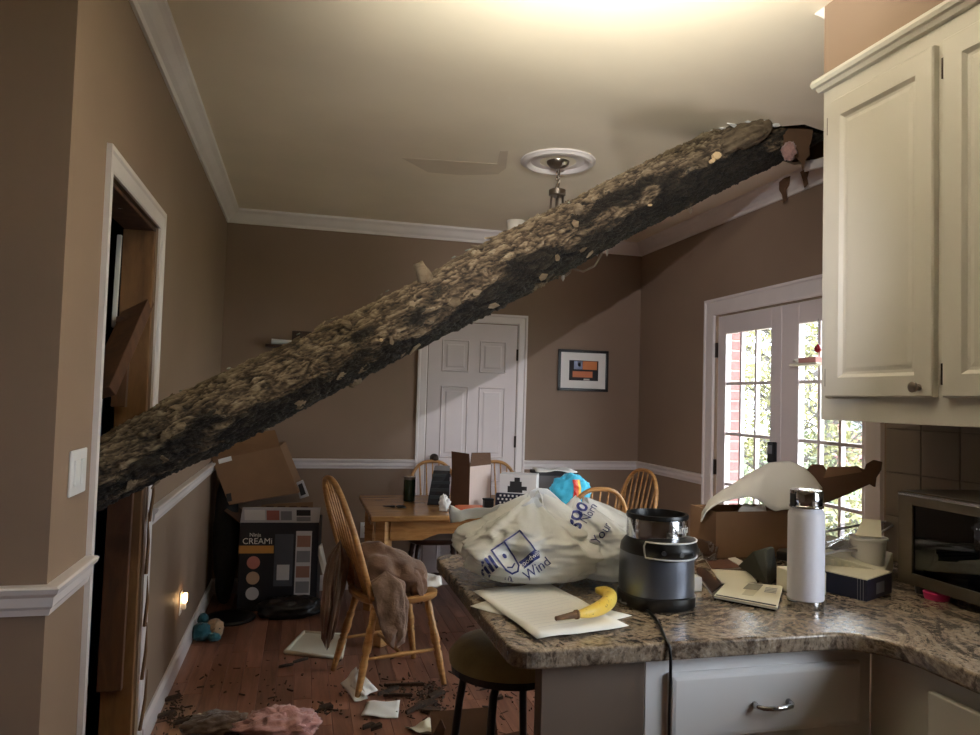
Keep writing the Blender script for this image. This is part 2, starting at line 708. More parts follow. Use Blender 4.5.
bmesh.ops.triangle_fill(bm, use_beauty=True, use_dissolve=False, edges=eds, normal=(0, 0, -1))
ext = bmesh.ops.extrude_face_region(bm, geom=bm.faces[:])
bmesh.ops.translate(bm, vec=(0, 0, 0.016), verts=[e for e in ext['geom'] if isinstance(e, bmesh.types.BMVert)])
bmesh.ops.recalc_face_normals(bm, faces=bm.faces)
me = D.meshes.new('ceiling')
bm.to_mesh(me)
bm.free()
me.materials.append(M_CEIL)
ceil_o = D.objects.new('ceiling', me)
COL.objects.link(ceil_o)
struct(ceil_o)
# roof space above the ceiling
b = MB().box((-2.7, -1.7, 3.5), (2.9, 5.7, 3.6))
for lo, hi in (((-2.8, -1.8, 2.76), (-2.7, 5.7, 3.6)), ((2.8, -1.8, 2.76), (2.9, 5.7, 3.6)), ((-2.7, -1.8, 2.76), (2.8, -1.7, 3.6)), ((-2.7, 5.65, 2.76), (2.8, 5.75, 3.6))):
    b.box(lo, hi)
struct(b.build('ceiling_attic_deck', M_LUMBERD))
# joists in the roof space, seen through the hole
for k, yy in enumerate((2.86, 3.44)):
    struct(MB().box((1.2, yy, 2.757), (2.79, yy + 0.04, 2.93)).build('trim_%d' % (60 + k), M_LUMBERD, bevel=0.003))

# ---- walls
OY0, OY1, OZ = 2.355, 3.100, 2.065     # doorway in the left wall
b = MB().box((XL - 0.12, YF, 0), (XL, OY0, ZC)).box((XL - 0.12, OY1, 0), (XL, YB + 0.12, ZC)).box((XL - 0.12, OY0, OZ), (XL, OY1, ZC))
struct(b.build('wall_left', M_WALL))
struct(MB().box((-2.7, YF, 0), (XL - 0.12, YF + 0.1, ZC)).build('wall_hall', M_WALL))
struct(MB().box((XL, YB, 0), (XR, YB + 0.12, ZC)).build('wall_back', M_WALL))
FY0, FY1, FZ = 3.03, 4.40, 2.03        # french door opening
b = MB().box((XR, FY1, 0), (XR + 0.12, YB + 0.12, ZC)).box((XR, 2.17, 0), (XR + 0.12, FY0, ZC)).box((XR, FY0, FZ), (XR + 0.12, FY1, ZC))
struct(b.build('wall_right', M_WALL))
# kitchen side wall with its window over the counter, solid partition block towards the dining room
WY0, WY1, WZ0, WZ1 = 0.02, 1.04, 1.03, 2.20
YP = 2.165
b = MB().box((XK, WY1, 0), (XK + 0.12, YP, ZC)).box((XK, -1.7, 0), (XK + 0.12, WY0, ZC))
b.box((XK, WY0, 0), (XK + 0.12, WY1, WZ0)).box((XK, WY0, WZ1), (XK + 0.12, WY1, ZC))
b.box((XK + 0.12, YP - 0.12, 0), (XR + 0.12, YP, ZC))
wk = struct(b.build('wall_kitchen', M_WALL))
struct(MB().box((-2.7, -1.8, 0), (XK + 0.12, -1.7, ZC)).build('wall_rear', M_WALL))
struct(MB().box((-2.8, -1.8, 0), (-2.7, YF + 0.1, ZC)).build('wall_side', M_WALL))
# dark storage room behind the broken doorway
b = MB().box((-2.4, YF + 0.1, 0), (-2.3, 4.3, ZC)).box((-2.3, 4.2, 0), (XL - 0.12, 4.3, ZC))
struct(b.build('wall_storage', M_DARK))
# soffit above the wall cabinets
struct(MB().box((1.60, 1.10, 2.50), (XK, 2.008, ZC)).build('wall_soffit', M_WALL))

# kitchen window frame and glass
wn = thing('window_1', (XK, (WY0 + WY1) / 2, WZ0), None, None)
struct(wn)
b = MB()
for lo, hi in (((XK - .015, WY0 - .07, WZ0 - .07), (XK + .12, WY0, WZ1 + .07)), ((XK - .015, WY1, WZ0 - .07), (XK + .12, WY1 + .07, WZ1 + .07)),
               ((XK - .015, WY0, WZ1), (XK + .12, WY1, WZ1 + .07)), ((XK - .03, WY0, WZ0 - .05), (XK + .12, WY1, WZ0)),
               ((XK + .04, WY0, (WZ0 + WZ1) / 2 - .02), (XK + .08, WY1, (WZ0 + WZ1) / 2 + .02))):
    b.box(lo, hi)
b.build('window_frame', M_TRIM, wn, bevel=0.004)
MB().box((XK + .058, WY0, WZ0), (XK + .062, WY1, WZ1)).build('pane', M_GLASS, wn)

# ---- mouldings
trim_n = [0]


def moulding(prof, p0, p1, nrm, name=None, mat=None, miter=(0, 0)):
    """profile [(out, z)] swept straight from p0 to p1, out measured along nrm; miter lengthens by out*miter at the ends"""
    p0, p1, nrm = V(p0), V(p1), V(nrm)
    d = (p1 - p0).normalized()
    vs = [p0 + nrm * o + V((0, 0, z)) + d * (o * miter[0]) for o, z in prof] + [p1 + nrm * o + V((0, 0, z)) - d * (o * miter[1]) for o, z in prof]
    n = len(prof)
    fs = [(i, (i + 1) % n, (i + 1) % n + n, i + n) for i in range(n)] + [tuple(range(n)), tuple(range(2 * n - 1, n - 1, -1))]
    trim_n[0] += 1
    return struct(MB().add(vs, fs).build(name or 'trim_%d' % trim_n[0], mat or M_TRIM))


CROWN = [(0, -0.095), (0.012, -0.095), (0.018, -0.078), (0.034, -0.062), (0.058, -0.030), (0.070, -0.020), (0.078, -0.014), (0.082, 0), (0, 0)]
RAIL = [(0, -0.035), (0.010, -0.035), (0.014, -0.020), (0.020, -0.012), (0.022, 0.010), (0.032, 0.020), (0.036, 0.032), (0.030, 0.036), (0, 0.036)]
BASE = [(0, 0), (0.018, 0), (0.018, 0.085), (0.012, 0.100), (0.008, 0.108), (0, 0.108)]
ZR = 0.920
moulding(CROWN, (XL, YF, ZC), (XL, YB, ZC), (1, 0, 0), miter=(0, 1))
moulding(CROWN, (XL, YB, ZC), (XR, YB, ZC), (0, -1, 0), miter=(1, 1))
moulding(CROWN, (XR, YB, ZC), (XR, 3.24, ZC), (-1, 0, 0), miter=(1, 0))
moulding([(o_ * .6, z_ * .4) for o_, z_ in CROWN], (1.60, 2.008, ZC), (XK, 2.008, ZC), (0, 1, 0), miter=(0, 0))
moulding(CROWN, (XK, YP, ZC), (XR, YP, ZC), (0, 1, 0), miter=(0, 0))
moulding(RAIL, (XL, YF, ZR), (XL, OY0 - 0.053, ZR), (1, 0, 0), miter=(-1, 0))
moulding(RAIL, (XL, YF, ZR), (-2.7, YF, ZR), (0, -1, 0), miter=(-1, 0))
moulding(RAIL, (XL, OY1 + 0.085, ZR), (XL, YB, ZR), (1, 0, 0), miter=(0, 1))
moulding(RAIL, (XL, YB, ZR), (0.836, YB, ZR), (0, -1, 0), miter=(1, 0))
moulding(RAIL, (1.696, YB, ZR), (XR, YB, ZR), (0, -1, 0), miter=(0, 1))
moulding(RAIL, (XR, YB, ZR), (XR, 4.50, ZR), (-1, 0, 0), miter=(1, 0))
moulding(BASE, (XL, YF, 0), (XL, OY0 - 0.053, 0), (1, 0, 0), 'baseboard_left_near', miter=(-1, 0))
moulding(BASE, (XL, YF, 0), (-2.7, YF, 0), (0, -1, 0), 'baseboard_hall', miter=(-1, 0))
moulding(BASE, (XL, OY1 + 0.085, 0), (XL, YB, 0), (1, 0, 0), 'baseboard_left', miter=(0, 1))
moulding(BASE, (XL, YB, 0), (0.836, YB, 0), (0, -1, 0), 'baseboard_back_left', miter=(1, 0))
moulding(BASE, (1.696, YB, 0), (XR, YB, 0), (0, -1, 0), 'baseboard_back_right', miter=(0, 1))
moulding(BASE, (XR, YB, 0), (XR, 4.50, 0), (-1, 0, 0), 'baseboard_right', miter=(1, 0))


def casing(plane, a0, a1, ztop, wd, nrm, axis, label_root, z0=0.0, thin=1.0, near=1.0):
    """three-sided door casing; plane coordinate, opening a0..a1 along axis (0 x, 1 y)"""
    sc_ = {0: near, 1: 1.0}
    prof = [(0, 0.004), (0.014, 0.004), (0.018, 0.012), (0.016, wd - 0.022), (0.024, wd - 0.014), (0.024, wd), (0, wd)]
    prof = [(o_ * thin, u_) for o_, u_ in prof]
    out = []
    for side, (aa, s) in enumerate(((a0, -1), (a1, 1))):
        vs = []
        for z, ex in ((z0, 0), (ztop, 1)):
            for o, u in prof:
                p = [0, 0, 0]
                p[1 - axis] = plane + nrm * o
                p[axis] = aa + s * u * sc_[side]
                p[2] = z + (u if ex else 0)
                vs.append(p)
        n = len(prof)
        fs = [(i, (i + 1) % n, (i + 1) % n + n, i + n) for i in range(n)] + [tuple(range(n)), tuple(range(2 * n - 1, n - 1, -1))]
        trim_n[0] += 1
        out.append(struct(MB().add(vs, fs).build('trim_%d' % trim_n[0], M_TRIM)))
    vs = []
    for aa, s, kk_ in ((a0, -1, near), (a1, 1, 1.0)):
        for o, u in prof:
            p = [0, 0, 0]
            p[1 - axis] = plane + nrm * o
            p[axis] = aa + s * u * kk_
            p[2] = ztop + u
            vs.append(p)
    n = len(prof)
    fs = [(i, (i + 1) % n, (i + 1) % n + n, i + n) for i in range(n)] + [tuple(range(n)), tuple(range(2 * n - 1, n - 1, -1))]
    trim_n[0] += 1
    out.append(struct(MB().add(vs, fs).build('trim_%d' % trim_n[0], M_TRIM)))
    return out


casing(XL, OY0, OY1, OZ - 0.005, 0.078, 1, 1, None, thin=.62, near=.66)
casing(YB, 0.915, 1.622, 2.015, 0.078, -1, 0, None)
casing(XR, FY0, FY1, FZ, 0.115, -1, 1, None)

# ---- back door (six raised panels)
dr = thing('door_1', (1.268, YB, 0), None, None)
struct(dr)
dx0, dx1, dz1 = 0.918, 1.619, 2.012
MB().box((dx0, YB - 0.010, 0.01), (dx1, YB + 0.012, dz1)).build('door_slab', M_DOORP, dr)


def raised_panel(b_, org, ex, ey, w_, h_, n_, depth=0.009, rim=0.016):
    """sunk moulding and raised field as stepped rings on a face; org lower-left corner"""
    org, ex, ey, n_ = V(org), V(ex), V(ey), V(n_)
    rings = [(0, 0.0015), (0.006, depth * 0.9), (rim, -0.004), (rim + 0.010, -0.004), (rim + 0.030, depth * 0.55)]
    vs = []
    for ins, hh in rings:
        for i, j in ((ins, ins), (w_ - ins, ins), (w_ - ins, h_ - ins), (ins, h_ - ins)):
            vs.append(org + ex * i + ey * j + n_ * hh)
    fs = []
    for r in range(len(rings) - 1):
        for k in range(4):
            k2 = (k + 1) % 4
            fs.append((r * 4 + k, r * 4 + k2, (r + 1) * 4 + k2, (r + 1) * 4 + k))
    fs.append(tuple((len(rings) - 1) * 4 + k for k in range(4)))
    b_.add(vs, fs)


xs = ((1.020, 1.235), (1.318, 1.530))
for px0, px1 in xs:
    for pz0, pz1 in ((1.63, 1.88), (0.97, 1.52), (0.20, 0.80)):
        bb = MB()
        raised_panel(bb, (px0, YB - 0.0102, pz0), (1, 0, 0), (0, 0, 1), px1 - px0, pz1 - pz0, (0, -1, 0))
        bb.build('panel', M_DOORP, dr)
kb = MB()
kp = at(434, 458, Y=YB - 0.012)
kb.sweep([kp, kp + V((0, -.006, 0)), kp + V((0, -.008, 0)), kp + V((0, -.030, 0)), kp + V((0, -.036, 0)), kp + V((0, -.052, 0)), kp + V((0, -.060, 0))],
         [0.034, 0.034, 0.013, 0.012, 0.022, 0.027, 0.016], 16)
kb.build('knob', M_BRONZE, dr, smooth=True, auto=50)
for hz in (1.78, 1.10, 0.28):
    hb = MB().box((1.613, YB - 0.022, hz - 0.045), (1.628, YB - 0.010, hz + 0.045))
    hb.build('hinge', M_BRONZE, dr, bevel=0.002)

# ---- french doors
def french_leaf(name, y0, y1, gy0, gy1):
    t = thing(name, (XR, (y0 + y1) / 2, 0), None, None)
    struct(t)
    xf, xb = XR + 0.012, XR + 0.052
    gz0, gz1 = 0.265, 1.902
    for nm, lo, hi in (('stile', (xf, y0, 0.02), (xb, gy0, FZ - 0.006)), ('stile', (xf, gy1, 0.02), (xb, y1, FZ - 0.006)),
                       ('rail', (xf, gy0, gz1), (xb, gy1, FZ - 0.006)), ('rail', (xf, gy0, 0.02), (xb, gy1, gz0))):
        MB().box(lo, hi).build(nm, M_DOORP, t, bevel=0.003)
    for i in range(3):
        for j in range(5):
            ya, yb_ = gy0 + (gy1 - gy0) * i / 3, gy0 + (gy1 - gy0) * (i + 1) / 3
            za, zb = gz0 + (gz1 - gz0) * j / 5, gz0 + (gz1 - gz0) * (j + 1) / 5
            MB().box((xf + .018, ya, za), (xf + .022, yb_, zb)).build('pane', M_GLASS, t)
    for i in (1, 2):
        ya = gy0 + (gy1 - gy0) * i / 3
        MB().box((xf + .006, ya - .010, gz0), (xb - .006, ya + .010, gz1)).build('muntin', M_DOORP, t, bevel=0.003)
    for j in (1, 2, 3, 4):
        za = gz0 + (gz1 - gz0) * j / 5
        MB().box((xf + .007, gy0, za - .010), (xb - .007, gy1, za + .010)).build('muntin', M_DOORP, t, bevel=0.003)
    return t


leafA = french_leaf('door_2', 3.715, 4.388, 3.815, 4.295)
leafB = french_leaf('door_3', 3.040, 3.712, 3.075, 3.560)
lk = at(773, 452, X=XR + 0.006)
MB().box((XR - 0.014, lk.y - 0.032, lk.z - 0.065), (XR + 0.012, lk.y + 0.032, lk.z + 0.060)).build('keypad_lock', M_BLACK, leafA, bevel=0.006)
MB().box((XR - 0.016, lk.y - 0.018, lk.z - 0.01), (XR - 0.013, lk.y + 0.018, lk.z + 0.040)).build('keypad', M_GREY, leafA)
lb = MB().sweep([(XR - .012, lk.y, lk.z - .15), (XR - .05, lk.y, lk.z - .15), (XR - .055, lk.y + .02, lk.z - .15), (XR - .055, lk.y + .10, lk.z - .15)], 0.010, 10)
lb.sweep([(XR + .011, lk.y, lk.z - .15), (XR - .004, lk.y, lk.z - .15)], 0.028, 16)
lb.build('lever_handle', M_BRONZE, leafA, smooth=True, auto=50)
for hz in (1.80, 1.02, 0.30):
    MB().box((XR - 0.004, 4.386, hz - 0.05), (XR + 0.014, 4.402, hz + 0.05)).build('hinge', M_BRONZE, leafA, bevel=0.002)
struct(MB().box((XR - 0.02, FY0, 0.0), (XR + 0.12, FY1, 0.018)).build('trim_70', M_NICKEL, bevel=0.004))

# ================================================================== BROKEN DOORWAY
def board(name, p0, p1, wdir, wd, th, mat, label, cat='board', group=None, bevel=0.003):
    p0, p1 = V(p0), V(p1)
    d = (p1 - p0)
    wv = V(wdir)
    wv = (wv - d.normalized() * wv.dot(d.normalized())).normalized()
    tv = d.normalized().cross(wv)
    bb = MB().obox((p0 + p1) / 2, d / 2, wv * wd / 2, tv * th / 2)
    o = bb.build(name, mat, None, bevel=bevel, at_=p0)
    return tag(o, label, cat, group)


board('door_jamb', (-0.640, 3.083, 0.0), (-0.640, 3.083, 2.045), (1, 0, 0), 0.112, 0.03, M_LUMBER, 'bare upright jamb board on the far side of the broken doorway', 'jamb')
board('jamb_splice', (-0.660, 3.050, 0.30), (-0.652, 3.050, 1.10), (1, 0, 0), 0.085, 0.03, M_LUMBERD, 'short dark board nailed to the bare jamb below the trunk', 'board')
pa, pb_ = at(99, 395, X=-0.66), at(143, 297, X=-0.63)
board('broken_stud', pa, pb_, (0.9, -0.3, 0.3), 0.10, 0.04, M_LUMBERD, 'snapped stud leaning across the doorway above the trunk', 'stud')
board('broken_stud', (-0.672, 3.03, 1.36), (-0.668, 3.03, 1.70), (1, 0, 0), 0.05, 0.035, M_LUMBERD, 'dark splintered stud standing behind the leaning snapped stud', 'stud')
board('drywall_edge', (-0.708, 3.05, 1.66), (-0.708, 3.07, 2.02), (1, 0, 0), 0.018, 0.012, M_PAPER, 'torn white drywall edge beside the upper jamb', 'drywall')
board('drywall_edge', (-0.71, 2.90, 1.30), (-0.71, 2.93, 1.50), (1, 0, 0), 0.016, 0.012, M_PAPER, 'torn white drywall edge just above the trunk in the doorway', 'drywall')
board('loose_trim', at(114, 172, X=-0.60), at(121, 208, X=-0.63), (1, 0.3, 0), 0.02, 0.008, M_TRIM, 'thin white trim strip hanging inside the doorway head', 'trim strip')
board('header_board', (-0.64, OY0 + .002, 2.052), (-0.64, OY1 - 0.002, 2.052), (1, 0, 0), 0.11, 0.014, M_LUMBERD, 'dark header board under the top of the broken doorway', 'board')
rs = random.Random(5)
for k in range(5):
    z0 = 0.12 + k * 0.2
    p = V((-0.560 + rs.uniform(-.004, .004), 3.095 + rs.uniform(-.01, .02), z0))
    q = p + V((rs.uniform(-.006, .02), rs.uniform(-.03, .02), rs.uniform(.12, .26)))
    bb = MB().sweep([p, p.lerp(q, .5) + V((.004, .003, 0)), q], [0.007, 0.006, 0.001], 5)
    tag(bb.build('splinter', M_LUMBER, at_=p), 'pale wood splinter peeling off the far door casing', 'splinter', 'splinters along the far door casing')
# blue tarp bundle and dark bin in the storage room
bb = MB().grid(24, 16, lambda u, v: (lambda n: V((-0.98, 3.62, 0.88)) + V((math.cos(2 * PI * u) * 0.17 * n * math.sin(PI * v + .001), math.sin(2 * PI * u) * 0.20 * n * math.sin(PI * v + .001), max(-.879, -math.cos(PI * v) * 0.88 * n))))(1 + 0.25 * nz((math.cos(2 * PI * u) * 2, math.sin(2 * PI * u) * 2, v * 4), 1.2, 3)), True)
tag(bb.build('tarp_bundle', M_TARP, smooth=True, at_=(-0.98, 3.62, 0.0)), 'crumpled blue tarp bundle in the dark room behind the doorway', 'tarp')

# switch plate, outlets, night light
sw0, sw1 = at(70, 452, X=XL), at(88, 492, X=XL)
t = thing('light_switch', (XL, (sw0.y + sw1.y) / 2, 1.20), 'white double light switch plate on the wall beside the broken doorway', 'switch')
yc, zc = (sw0.y + sw1.y) / 2 - 0.03, 1.205
MB().box((XL, yc - 0.070, zc - 0.060), (XL + 0.007, yc + 0.070, zc + 0.060)).build('plate', M_WHITEPL, t, bevel=0.003)
for s in (-1, 1):
    MB().box((XL + .006, yc + s * .03 - .017, zc - .034), (XL + 0.0115, yc + s * .03 + .017, zc + .034)).build('rocker', M_WHITEPL, t, bevel=0.002)


def outlet(loc, ex, n, label):
    t_ = thing('power_outlet', loc, label, 'outlet')
    loc, ex, n = V(loc), V(ex), V(n)
    MB().obox(loc + n * .003, ex * .035, (0, 0, .057), n * .003).build('plate', M_WHITEPL, t_, bevel=0.002)
    for s in (-1, 1):
        f_ = MB().obox(loc + n * .0065 + V((0, 0, s * .024)), ex * .016, (0, 0, .014), n * .0015).build('socket', M_WHITEPL, t_, bevel=0.001)
        for q in (-1, 1):
            MB().obox(loc + n * .0085 + V((0, 0, s * .024 + .003)) + ex * (q * .006), ex * .0015, (0, 0, .005), n * .0005).build('slot', M_INK, f_)
    return t_


op = at(365, 530, Y=YB)
outlet((op.x, YB, op.z), (1, 0, 0), (0, -1, 0), 'white wall outlet below the chair rail behind the dining table')
nl = at(180, 603, X=XL)
outlet((XL, nl.y, nl.z), (0, 1, 0), (1, 0, 0), 'white outlet low on the left wall behind the lit night light')
t = thing('night_light', (XL, nl.y, nl.z), 'small glowing plug-in night light on the left wall', 'night light')
MB().box((XL + .008, nl.y - .016, nl.z - .03), (XL + .030, nl.y + .016, nl.z + .002)).build('plug_body', M_WHITEPL, t, bevel=0.003)
MB().box((XL + .012, nl.y - .016, nl.z + .002), (XL + .034, nl.y + .016, nl.z + .05)).build('glowing_shade', emis('night_light_glow', (255, 200, 130), 9), t, bevel=0.006)
lamp('night_light_bulb', 'POINT', (XL + .045, nl.y - 0.03, nl.z + .02), 0.10, (1, .68, .36), shadow_soft_size=0.012)

# ================================================================== FALLEN TREE TRUNK
TA, TB = V((-0.577, 2.763, 1.190)), V((1.977, 3.105, 2.650))
td = (TB - TA).normalized()
T0 = TA - td * 1.15
T1 = TB + td * 0.95
TL = (T1 - T0).length
tu = (V((0, 0, 1)) - td * td.z).normalized()
tw = td.cross(tu)


def trunk_r(s):
    f = (s - 1.15) / (TB - TA).length
    return 0.119 + 0.022 * max(0, min(1.1, f)) + 0.004 * math.sin(s * 5.1)


root = thing('fallen_tree_trunk', tuple(TA - V((0, 0, 0.13))), 'thick rough-barked tree trunk fallen through the ceiling, slanting down into the doorway', 'tree trunk')
NU, NV = 176, 900
b = MB()
bark_attr = []
flank_attr = []


def trunk_pt(u, v):
    s = v * TL
    a = 2 * PI * u
    ca, sa = math.cos(a), math.sin(a)
    r = trunk_r(s)
    # scaly furrowed bark: cracked plates of uneven height, stretched along the trunk
    q = V((s * 7.0, ca * 2.3, sa * 2.3))
    q = q + V((nz(q, 1.4, 2.0), nz(q, 1.4, 7.0), nz(q, 1.4, 11.0))) * 0.45
    dist, pts_ = noise.voronoi(V((q.x * 1.5, q.y * 2.3, q.z * 2.3)))
    crack = min(1.0, (dist[1] - dist[0]) * 3.2)
    plate = noise.cell(pts_[0] * 7.3)
    r1 = 1 - min(1, abs(nz((q.x * .5, q.y, q.z), 1.9, 3.0)) * 4.5)
    edge = min(crack, 1 - r1 * r1) * (.55 + .45 * abs(plate))
    fine = noise.fractal(V((q.x * 1.6, q.y * 2.6, q.z * 2.6)) * 2.6, 0.62, 2.2, 6)
    lump = nz((s * 1.6, ca * 1.2, sa * 1.2), 1.0, 4.0)
    h = 0.011 * edge + 0.008 * fine + 0.015 * lump - .003
    bark_attr.append(max(0, min(1, 0.08 + 0.50 * edge + 0.42 * fine)))
    # ragged near-black strip along the underside and lower front of the trunk
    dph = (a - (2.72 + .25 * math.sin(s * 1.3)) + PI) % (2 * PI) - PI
    flank_attr.append(max(0, min(1, (1.15 - abs(dph)) * 2.2 + .35 + 1.9 * nz((s * 3.2, ca * 1.2, sa * 1.2), 1.0, 21.0) + 1.5 * nz((s * 9.0, ca * 2.6, sa * 2.6), 1.0, 31.0) + .8 * fine)))
    sway = tw * (0.012 * math.sin(s * 1.4)) + tu * (0.010 * math.sin(s * 1.9 + 1))
    return T0 + td * s + sway + (tu * ca + tw * sa) * (r - 0.006 + h)


b.grid(NU, NV, trunk_pt, True)
b.f.append(tuple(range(NU))[::-1])
b.f.append(tuple((NV - 1) * NU + k for k in range(NU)))
b.mi += [0, 0]
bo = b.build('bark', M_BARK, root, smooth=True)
at_l = bo.data.attributes.new('bark', 'FLOAT', 'POINT')
at_l.data.foreach_set('value', bark_attr)
at_w = bo.data.attributes.new('dark_flank', 'FLOAT', 'POINT')
at_w.data.foreach_set('value', flank_attr)


def on_trunk(px, py, out=0.0, toward=None):
    """point on the trunk surface nearest the pixel ray"""
    d = (fw + rt * ((px - 490) / F_PX) - up * ((py - 367.5) / F_PX)).normalized()
    w0 = CAM - T0
    dp, wp_ = d - td * d.dot(td), w0 - td * w0.dot(td)
    t_ = -wp_.dot(dp) / dp.length_squared
    for _ in range(3):
        tc = td.dot(CAM + d * t_ - T0)
        r = trunk_r(tc)
        disc = wp_.dot(dp) ** 2 - dp.length_squared * (wp_.length_squared - r * r)
        t_ = (-wp_.dot(dp) - math.sqrt(max(0, disc))) / dp.length_squared
    P = CAM + d * t_
    tc = td.dot(P - T0)
    nn = (P - T0 - td * tc).normalized()
    return T0 + td * tc + nn * (trunk_r(tc) + out), nn, tc


def bark_attr_on(o_, val=.55):
    al_ = o_.data.attributes.new('bark', 'FLOAT', 'POINT')
    al_.data.foreach_set('value', [val] * len(o_.data.vertices))
    return o_


# broken branch stubs
for (px, py, ln, rr, nm) in ((424, 276, 0.055, 0.028, 'branch_stub'), (392, 448, 0.02, 0.03, 'knot'), (300, 403, 0.015, 0.026, 'knot'), (578, 208, 0.018, 0.018, 'knot')):
    p, n, s = on_trunk(px, py)
    if nm == 'branch_stub':
        n = (n + V((-.3, 0, .5))).normalized()
    pts = [p - n * 0.02, p + n * ln * .3, p + n * ln * .7, p + n * ln]
    bb = MB().sweep(pts, [rr * 1.3, rr, rr * .8, rr * .6], 14)
    for i, v_ in enumerate(bb.v):
        bb.v[i] = v_ + V((nz(v_, 60, 1), nz(v_, 60, 5), nz(v_, 60, 9))) * rr * 0.35
    bark_attr_on(bb.build(nm, M_BARK, root, smooth=True))
# swollen knob where the trunk meets the ceiling
p, n, s = on_trunk(745, 136)
bb = MB().grid(40, 24, lambda u, v: (lambda q: p + td * (q[0] * .16) + tu * (q[2] * .055) + tw * (q[1] * .10))((lambda c: c * (1 + .22 * nz(c, 3.2, 2) + .10 * nz(c, 8, 3)))(V((math.cos(2 * PI * u) * math.sin(PI * v), math.sin(2 * PI * u) * math.sin(PI * v), math.cos(PI * v))))), True)
bark_attr_on(bb.build('burl', M_BARK, root, smooth=True), .3)
# freshly torn pale wood
M_SCAR = basic('fresh_torn_wood', (206, 178, 136), 0.8, var=0.15, scale=50, bump=0.6)
for px, py, rr in ((716, 156, 0.017), (712, 161, 0.010), (381, 340, 0.005), (650, 205, 0.005)):
    p, n, s = on_trunk(px, py, 0.004)
    t1 = (td - n * td.dot(n)).normalized()
    t2 = n.cross(t1)
    bb = MB()
    k = 9
    vs = [p + t1 * (rr * 1.4 * math.cos(2 * PI * i / k) * (1 + .35 * nz((i, px, 0), 1.9))) + t2 * (rr * math.sin(2 * PI * i / k) * (1 + .35 * nz((i, py, 2), 1.3))) for i in range(k)]
    bb.prism([v_ - n * .012 for v_ in vs], n * .016)
    bb.build('torn_wood_patch', M_SCAR, root)
# lifted flakes of bark along the silhouette and underside
rb = random.Random(11)
for k in range(70):
    s = 1.1 + rb.random() * 2.9
    a = rb.uniform(0, 2 * PI)
    n = tu * math.cos(a) + tw * math.sin(a)
    p = T0 + td * s + n * (trunk_r(s) + 0.004)
    t2 = n.cross(td)
    l_, w2 = rb.uniform(.02, .06), rb.uniform(.008, .02)
    dirv = (td * rb.choice((-1, 1)) + t2 * rb.uniform(-.5, .5)).normalized()
    sv = n.cross(dirv)
    lift = n * rb.uniform(.004, .02)
    vs = [p - dirv * l_ / 2 + sv * w2 * .6, p - dirv * l_ / 2 - sv * w2 * .6, p + sv * -w2 + lift * .3, p + dirv * l_ / 2 + lift, p + sv * w2 + lift * .3]
    bark_attr_on(MB().prism(vs, n * -.005).build('bark_flake', M_BARK, root), rb.uniform(.25, .6))
# grey lichen specks
M_LICH = basic('pale_lichen', (150, 156, 140), 0.9, var=0.2, scale=60)
for k in range(26):
    s = 1.2 + rb.random() * 2.7
    a = rb.uniform(-0.6, 2.6)
    n = tu * math.cos(a) - tw * math.sin(a)
    p = T0 + td * s + n * (trunk_r(s) + 0.004)
    t2 = n.cross(td)
    rr = rb.uniform(.003, .009)
    vs = [p + td * (rr * math.cos(i * PI / 3) * rb.uniform(.7, 1.4)) + t2 * (rr * math.sin(i * PI / 3) * rb.uniform(.7, 1.3)) for i in range(6)]
    MB().prism(vs, n * .003).build('lichen_patch', M_LICH, root)

# torn ceiling pieces and insulation round the hole
bb = MB().grid(30, 20, lambda u, v: (lambda q: at(789, 151, Y=2.93) + V((q.x * .034, q.y * .028, q.z * .040)))((lambda c: c * (1 + .35 * nz(c, 2.6, 6) + .2 * nz(c, 7, 3)))(V((math.cos(2 * PI * u) * math.sin(PI * v), math.sin(2 * PI * u) * math.sin(PI * v), math.cos(PI * v))))), True)
tag(bb.build('insulation_tuft', mk_fabric('dusty_pink_insulation', (150, 116, 110), 1.0, 45, 0.25, 9), smooth=True, at_=at(789, 151, Y=2.93)), 'tuft of pink insulation hanging out of the torn ceiling by the trunk', 'insulation')


def torn(name, pts, mat, label, cat, th=0.008, vec=(0, 1, 0)):
    bb_ = MB().prism(pts, V(vec) * th)
    o_ = bb_.build(name, mat, at_=pts[0])
    return tag(o_, label, cat)


M_TORNP = basic('torn_brown_paper', (96, 70, 50), 0.9, var=0.15)
torn('torn_drywall', [at(x_, y_, Y=2.99) for x_, y_ in ((781, 127), (790, 126), (801, 127), (813, 129), (812, 139), (809, 147), (810, 155), (806, 159), (803, 171), (801, 163), (797, 158), (793, 160), (789, 150), (783, 147), (784, 138))], M_TORNP, 'flap of brown drywall paper torn down beside the trunk top', 'drywall', .003)
XS = XR - .088
torn('torn_drywall', [at(x_, y_, X=XS) for x_, y_ in ((779, 182), (784, 178), (790, 176), (789, 184), (786, 190), (787, 197), (783, 203), (782, 195), (779, 190))], M_TORNP, 'small torn paper strip hanging over the crown moulding', 'drywall', .003, (1, 0, 0))
torn('torn_drywall', [at(x_, y_, X=XS) for x_, y_ in ((800, 172), (805, 169), (809, 170), (807, 178), (808, 184), (804, 188), (803, 181))], M_TORNP, 'tiny torn paper strip nearest the cabinet below the ceiling hole', 'drywall', .003, (1, 0, 0))
torn('broken_moulding', [at(810, 160, Y=3.12), at(826, 158, Y=3.12), at(826, 166, Y=3.12), at(811, 169, Y=3.12)], M_TRIM, 'broken piece of white crown moulding at the end of the trunk', 'moulding', 0.05)

